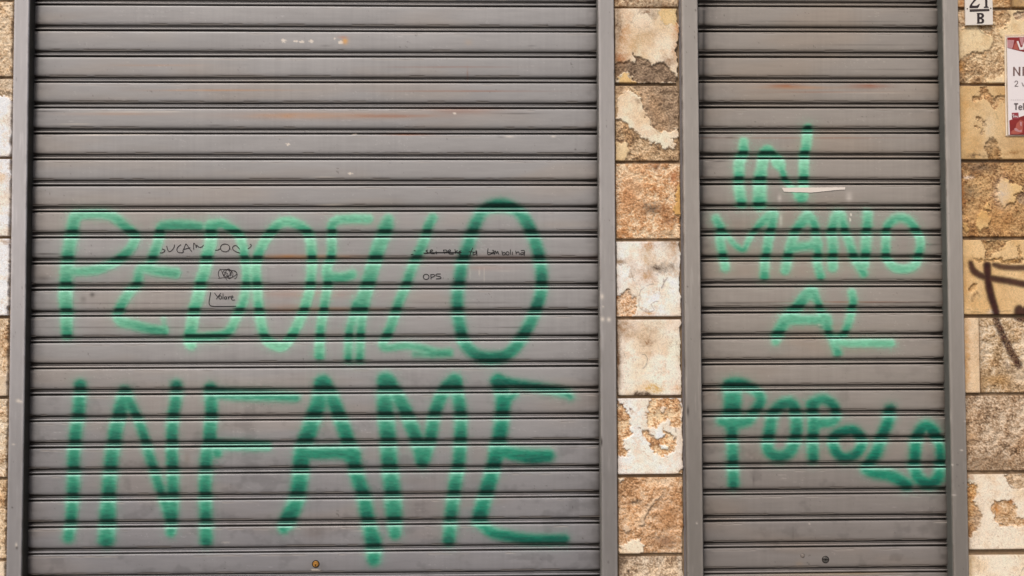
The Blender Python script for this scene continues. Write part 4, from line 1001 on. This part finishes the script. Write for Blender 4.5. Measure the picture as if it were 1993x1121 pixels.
for i, (ya, yb) in enumerate(((-288, -143), (-137, 13.5), (19.5, 161.5), (167.5, 310), (316, 460.5), (467, 612), (618.5, 764.5), (770.5, 916.5), (923.5, 1069.5), (1081, 1232), (1238, 1300))):
    if i in (0, 10):
        stone(wr, WX0, WX1, ya, yb, UR, ('rough',) + RO, [], 60 + i, step=0.006)
    stone(wr, WX1 + 0.01, 2.95 + (i % 2) * 0.06, ya, yb, UR, ('smooth', CREAM) if i % 3 else ('rough',) + RG, [], 40 + i, step=0.006)
    stone(wr, 2.96 + (i % 2) * 0.06, 3.6, ya, yb, UR, ('smooth', TAN) if i % 2 else ('rough',) + RO, [], 50 + i, step=0.006)
adopt(wr)

# left-hand wall
wl = empty('stone_wall', (-2.2, 0, 0), 'stone-clad wall at the far left edge beside the wide shutter', 'wall')
LX1, LX0, UL = -1.815, -2.32, 8
LC = [(-152, -4, ('rough',) + RG, [], None), (2.5, 147.5, ('rough', (130, 96, 66), (206, 172, 132), (236, 210, 176)), [], 'rough light brown block at the top left corner'),
      (153, 304.5, ('smooth', (246, 236, 226)), [('rough', [(-40, 150), (40, 150), (40, 196), (20, 192), (10, 186), (0, 190), (-40, 186)], (130, 104, 76), (206, 178, 144), (234, 212, 184))], 'white block with a rough upper edge'), (309.5, 459.5, ('smooth', (246, 236, 226)), [('stain', 4, 345, 12, 12, (222, 186, 140), 0.6)], None),
      (464.5, 614, ('smooth', (246, 238, 230)), [('stain', 14, 470, 14, 6, (170, 130, 90), 0.6)], None), (620, 771, ('rough', (150, 110, 72), (216, 184, 146), (236, 214, 184)), [('smooth', [(-30, 730), (30, 724), (30, 780), (-30, 780)], (226, 206, 182))], None),
      (777, 929, ('rough', (160, 124, 88), (222, 194, 158), (238, 218, 192)), [], None), (935, 1088, ('rough', (140, 104, 68), (210, 178, 138), (236, 210, 176)), [], None), (1094, 1242, ('smooth', (224, 200, 170)), [], None)]
for i, (ya, yb, bs, ft, lb) in enumerate(LC):
    stone(wl, LX0, LX1, ya, yb, UL, bs, ft, 70 + i, (0, 5), dirt=(0.2, 0.45), label=lb)
    stone(wl, LX0 - 0.62 - (i % 2) * 0.07, LX0 - 0.01, ya, yb, UL, ('smooth', CREAM) if i % 2 else ('rough',) + RG, [], 80 + i, step=0.006)
    stone(wl, -3.6, LX0 - 0.63 - (i % 2) * 0.07, ya, yb, UL, ('smooth', CREAM) if i % 3 else ('rough',) + RO, [], 90 + i, step=0.006)
mortar(wl, -3.6, -1.8095, 0.02, 2.71)
adopt(wl)

# stone band over the shutters
m = MB()
m.box(-3.6, 3.6, -0.045, 0.05, 2.722, 3.2)
lt = m.build('stone_lintel', flat_mat('lintel_stone', alb(214, 190, 160), 0.8, var=0.15, scale=9), bevel=0.004)
lt['label'], lt['category'] = 'plain beige stone band running above both shutters', 'lintel'
lt['kind'] = 'thing'

# ------------------------------------------------------------------ house number plate
pl = empty('house_number_plate', (sx(1906), SF, float(back(1906, 10, SF)[1])), 'small white enamel house number plate reading 21 B', 'number plate')
PY = SF - 0.012
M_ENAM = flat_mat('white_enamel', alb(238, 228, 216), 0.25, var=0.03, scale=30)
M_NUM = flat_mat('number_paint', lin(52, 38, 34), 0.35)
pp = lambda x, y: tuple(map(float, back(1850 + x / 13.94, y / 13.94, PY)))


def ppoly(mb, L, y0=PY - 0.0009, y1=PY + 0.001):
    mb.prism([pp(x, y) for x, y in L], y0, y1)


m = MB()
m.prism([pp(x, y) for x, y in ((383, -560), (1133, -560), (1155, 668), (412, 684))], PY, SF - 0.004)
m.build('enamel_plate', M_ENAM, pl, bevel=0.0012)
m = MB()                                                     # figure 2: fat curve, thin neck, flag foot
ppoly(m, [(520, -250), (545, -330), (620, -385), (710, -385), (790, -330), (812, -230), (790, -140), (730, -40), (640, 60), (590, 120), (590, 155), (700, 155), (745, 130), (765, 105), (797, 105), (780, 150), (740, 218), (512, 222),
          (512, 170), (545, 110), (610, 20), (690, -80), (720, -170), (725, -250), (700, -320), (650, -345), (600, -320), (585, -270), (600, -220), (560, -200)])
m.build('numeral', M_NUM, pl)
m = MB()
ppoly(m, [(905, 185), (930, 180), (940, 165), (930, -300), (880, -270), (870, -290), (950, -380), (990, -380), (1000, 165), (1012, 180), (1032, 188), (1032, 212), (905, 216)])
m.build('numeral', M_NUM, pl)
m = MB()
ppoly(m, [(515, 252), (1052, 240), (1054, 300), (522, 320)])
m.build('rule', M_NUM, pl)
m = MB()
ppoly(m, [(516, 276), (1050, 266), (1050, 274), (516, 284)], PY - 0.0013, PY)
m.build('rule_highlight', flat_mat('rule_glint', alb(120, 104, 92), 0.3), pl)
m = MB()                                                     # slab letter B, built round its two counters
for L in ([(700, 352), (785, 352), (785, 640), (710, 640), (722, 620), (722, 372)], [(785, 352), (840, 352), (890, 372), (908, 420), (898, 465), (850, 495), (785, 495), (785, 465), (830, 455), (845, 425), (830, 395), (785, 390)],
          [(785, 495), (850, 495), (900, 520), (912, 565), (900, 610), (850, 636), (785, 640), (785, 602), (835, 595), (850, 562), (835, 525), (785, 518)]):
    ppoly(m, L)
m.build('letter', M_NUM, pl)
for x, y in ((453, 238), (1090, 226)):
    m = MB()
    cx, cz = pp(x, y)
    m.lathe(cx, cz, [(0.0026, PY + 0.001), (0.0026, PY - 0.001), (0.0018, PY - 0.0016), (0.0001, PY - 0.0018)], 14)
    m.build('screw', flat_mat('screw_iron', lin(48, 38, 34), 0.5), pl)
adopt(pl)

# ------------------------------------------------------------------ notice in a plastic sleeve
po = empty('notice_poster', (sx(2026, 170), SF, float(back(2026, 264, SF)[1])), 'white and red notice in a clear plastic sleeve on the right wall', 'poster')
QY = SF - 0.006
qx = lambda L, y=QY: [tuple(map(float, back(a, b, y))) for a, b in L]


def pq(name, mat, L, y0, th=0.0006, parent=None):
    m = MB()
    m.prism(qx(L, y0), y0, y0 + th)
    return m.build(name, mat, parent or po)


m_pap = flat_mat('notice_paper', alb(244, 234, 232), 0.45, var=0.02)
m_red = flat_mat('notice_red', lin(142, 40, 34), 0.35, var=0.25, scale=40)
m_pnk = flat_mat('notice_pink', lin(196, 142, 142), 0.35, var=0.25, scale=60)
m_brk = flat_mat('notice_brick', lin(178, 92, 76), 0.35, var=0.25, scale=50)
m_let = flat_mat('notice_lettering', lin(122, 94, 88), 0.5)
m_gry = flat_mat('notice_grey_lettering', lin(120, 108, 106), 0.5)
m_wht = flat_mat('notice_white', lin(240, 228, 224), 0.5)
m_slv, tS, pS = mat_new('clear_sleeve')
pS.inputs['Base Color'].default_value = (*alb(236, 218, 196), 1)
pS.inputs['Roughness'].default_value = 0.18
pS.inputs['Alpha'].default_value = 0.38
sl = []
pq('plastic_sleeve', m_slv, [(1955.5, 67), (2100, 63), (2106, 264), (1958, 265)], QY + 0.0020, 0.0012)
for i, (x0, x1) in enumerate(((1956, 1958.2),)):
    pq('sleeve_edge', flat_mat('sleeve_edge', alb(244, 224, 198), 0.2), [(1955.6, 71), (1957.8, 71), (1959.0, 150), (1958.0, 170), (1960.6, 263), (1957.6, 264), (1956.2, 160), (1955.2, 110)], QY + 0.0006, 0.0012)
pq('paper', m_pap, [(1959.5, 72), (2096, 69), (2101, 262.5), (1963, 262.5)], QY, 0.001)
pq('picture_band', m_red, [(1960.3, 72.8), (2095.5, 70), (2096, 108), (2040, 106), (2010, 103.5), (1993, 101), (1978, 97.5), (1960.8, 93)], QY - 0.0006)
pq('picture_shape', m_pnk, [(1960.6, 77.5), (1974, 78), (1971.5, 91), (1969, 95), (1960.8, 92.6)], QY - 0.0010)
pq('picture_shape', m_brk, [(1979, 80), (1983, 97.8), (1972, 95.2), (1975, 86)], QY - 0.0010)
pq('picture_shape', m_pnk, [(1984, 73.5), (1993, 73), (1991, 88), (1987.5, 88)], QY - 0.0008)
pq('letter', m_wht, [(1978.6, 80), (1982.2, 79.6), (1986.2, 92), (1989.5, 92), (1994, 79), (1998, 79), (1991.8, 96.8), (1984.6, 96.8)], QY - 0.0016)
pq('letter', m_let, [(1971.9, 130.2), (1974.4, 130), (1982.8, 142.6), (1982.8, 130), (1986, 130), (1986, 147.5), (1983.4, 147.6), (1975, 134.8), (1975, 147.8), (1971.9, 147.8)], QY - 0.0006)
pq('letter', m_let, [(1990.2, 130), (1993.6, 130), (1993.6, 147.4), (1990.2, 147.4)], QY - 0.0006)


def pstroke(lines, w, mat, y=QY - 0.0006):
    m = MB()
    for L in lines:
        p = np.array([(a, b) for a, b, _ in smooth_line([(a, b, 0) for a, b in L], 4)] if len(L) > 2 else L, float)
        tg = np.gradient(p, axis=0)
        tg /= np.linalg.norm(tg, axis=1, keepdims=True) + 1e-9
        nn = np.stack([-tg[:, 1], tg[:, 0]], 1) * w / 2
        v = [(x, y, z) for x, z in qx(p + nn, y)] + [(x, y, z) for x, z in qx(p - nn, y)]
        n = len(p)
        m.add(v, [(i, i + 1, n + i + 1, n + i) for i in range(n - 1)])
    m.build('letter', mat, po)


pstroke([[(1975, 160.5), (1976.5, 157.8), (1979.5, 157.8), (1981, 160.3), (1979.6, 163), (1975, 167.9)], [(1975, 167.9), (1982, 167.9)]], 1.5, m_gry)
pstroke([[(1989, 160.5), (1991.8, 168), (1994.6, 160.5)]], 1.4, m_gry)
pstroke([[(1973.6, 202), (1981.6, 202)], [(1977.5, 202), (1977.5, 213.8)]], 3.0, m_gry)
pstroke([[(1983, 209.6), (1988.6, 209), (1987.8, 206.6), (1985.6, 205.8), (1983.2, 208), (1983.4, 211.8), (1986, 213.4), (1988.8, 212)]], 2.3, m_gry)
pstroke([[(1992.2, 200.5), (1992.2, 213.8)]], 2.8, m_gry)
pstroke([[(1967 + i * 4.2, 194.6), (1969.6 + i * 4.2, 194.4)] for i in range(7)], 1.0, flat_mat('notice_small_print', lin(196, 184, 182), 0.5))
pq('logo', flat_mat('logo_red', lin(158, 62, 66), 0.4), [(1969.4, 219.5), (1982.2, 219), (1983, 231.5), (1970, 232)], QY - 0.0014)
pq('logo_band', flat_mat('logo_maroon', lin(108, 48, 54), 0.4), [(1969.6, 224.2), (1971.4, 224), (1971.8, 228.6), (1969.8, 228.8)], QY - 0.0018)
pstroke([[(1973.6, 222), (1971.2, 223.6), (1971.6, 225)], [(1974.4, 225.2), (1972, 225.6), (1974, 227.2), (1971.8, 228)], [(1975.4, 226.6), (1977, 226.2), (1976, 225.4), (1975.2, 227), (1977, 228)],
         [(1978.2, 225.4), (1978.3, 228)], [(1979.6, 225.4), (1979.7, 228), (1981.6, 227.8)]], 0.9, m_wht, QY - 0.0021)
pq('picture_band', m_red, [(1964.6, 234), (1972, 232), (1982, 228.5), (1993, 225), (2040, 218), (2099, 214), (2100.5, 262), (1965.6, 262.2)], QY - 0.0006)
pq('picture_shape', m_brk, [(1968, 256), (1976, 250), (1979, 240), (1986, 233), (1992, 236), (1990, 258), (1982, 261), (1968, 261)], QY - 0.0010)
pq('picture_shape', m_pnk, [(1974, 250), (1978, 249), (1984, 254), (1989, 252), (1988, 257), (1980, 256), (1975, 254)], QY - 0.0014)
pq('picture_shape', m_pnk, [(1985, 237), (1989, 237), (1988.6, 246), (1985.6, 244)], QY - 0.0014)
adopt(po)

# ------------------------------------------------------------------ pavement and street (below the frame)
m = MB()
m.box(-40, 40, -2.0, 0.02, -0.2, 0.0)
pv = m.build('pavement', flat_mat('paving_stone', lin(120, 116, 110), 0.85, var=0.25, scale=6))
pv['kind'] = 'structure'
m = MB()
m.add([(-150, -150, -0.14), (150, -150, -0.14), (150, -2.0, -0.14), (-150, -2.0, -0.14)], [(0, 1, 2, 3)])
rd = m.build('road', flat_mat('asphalt', (0.05, 0.05, 0.052), 0.9, var=0.3, scale=20))
rd['kind'] = 'structure'
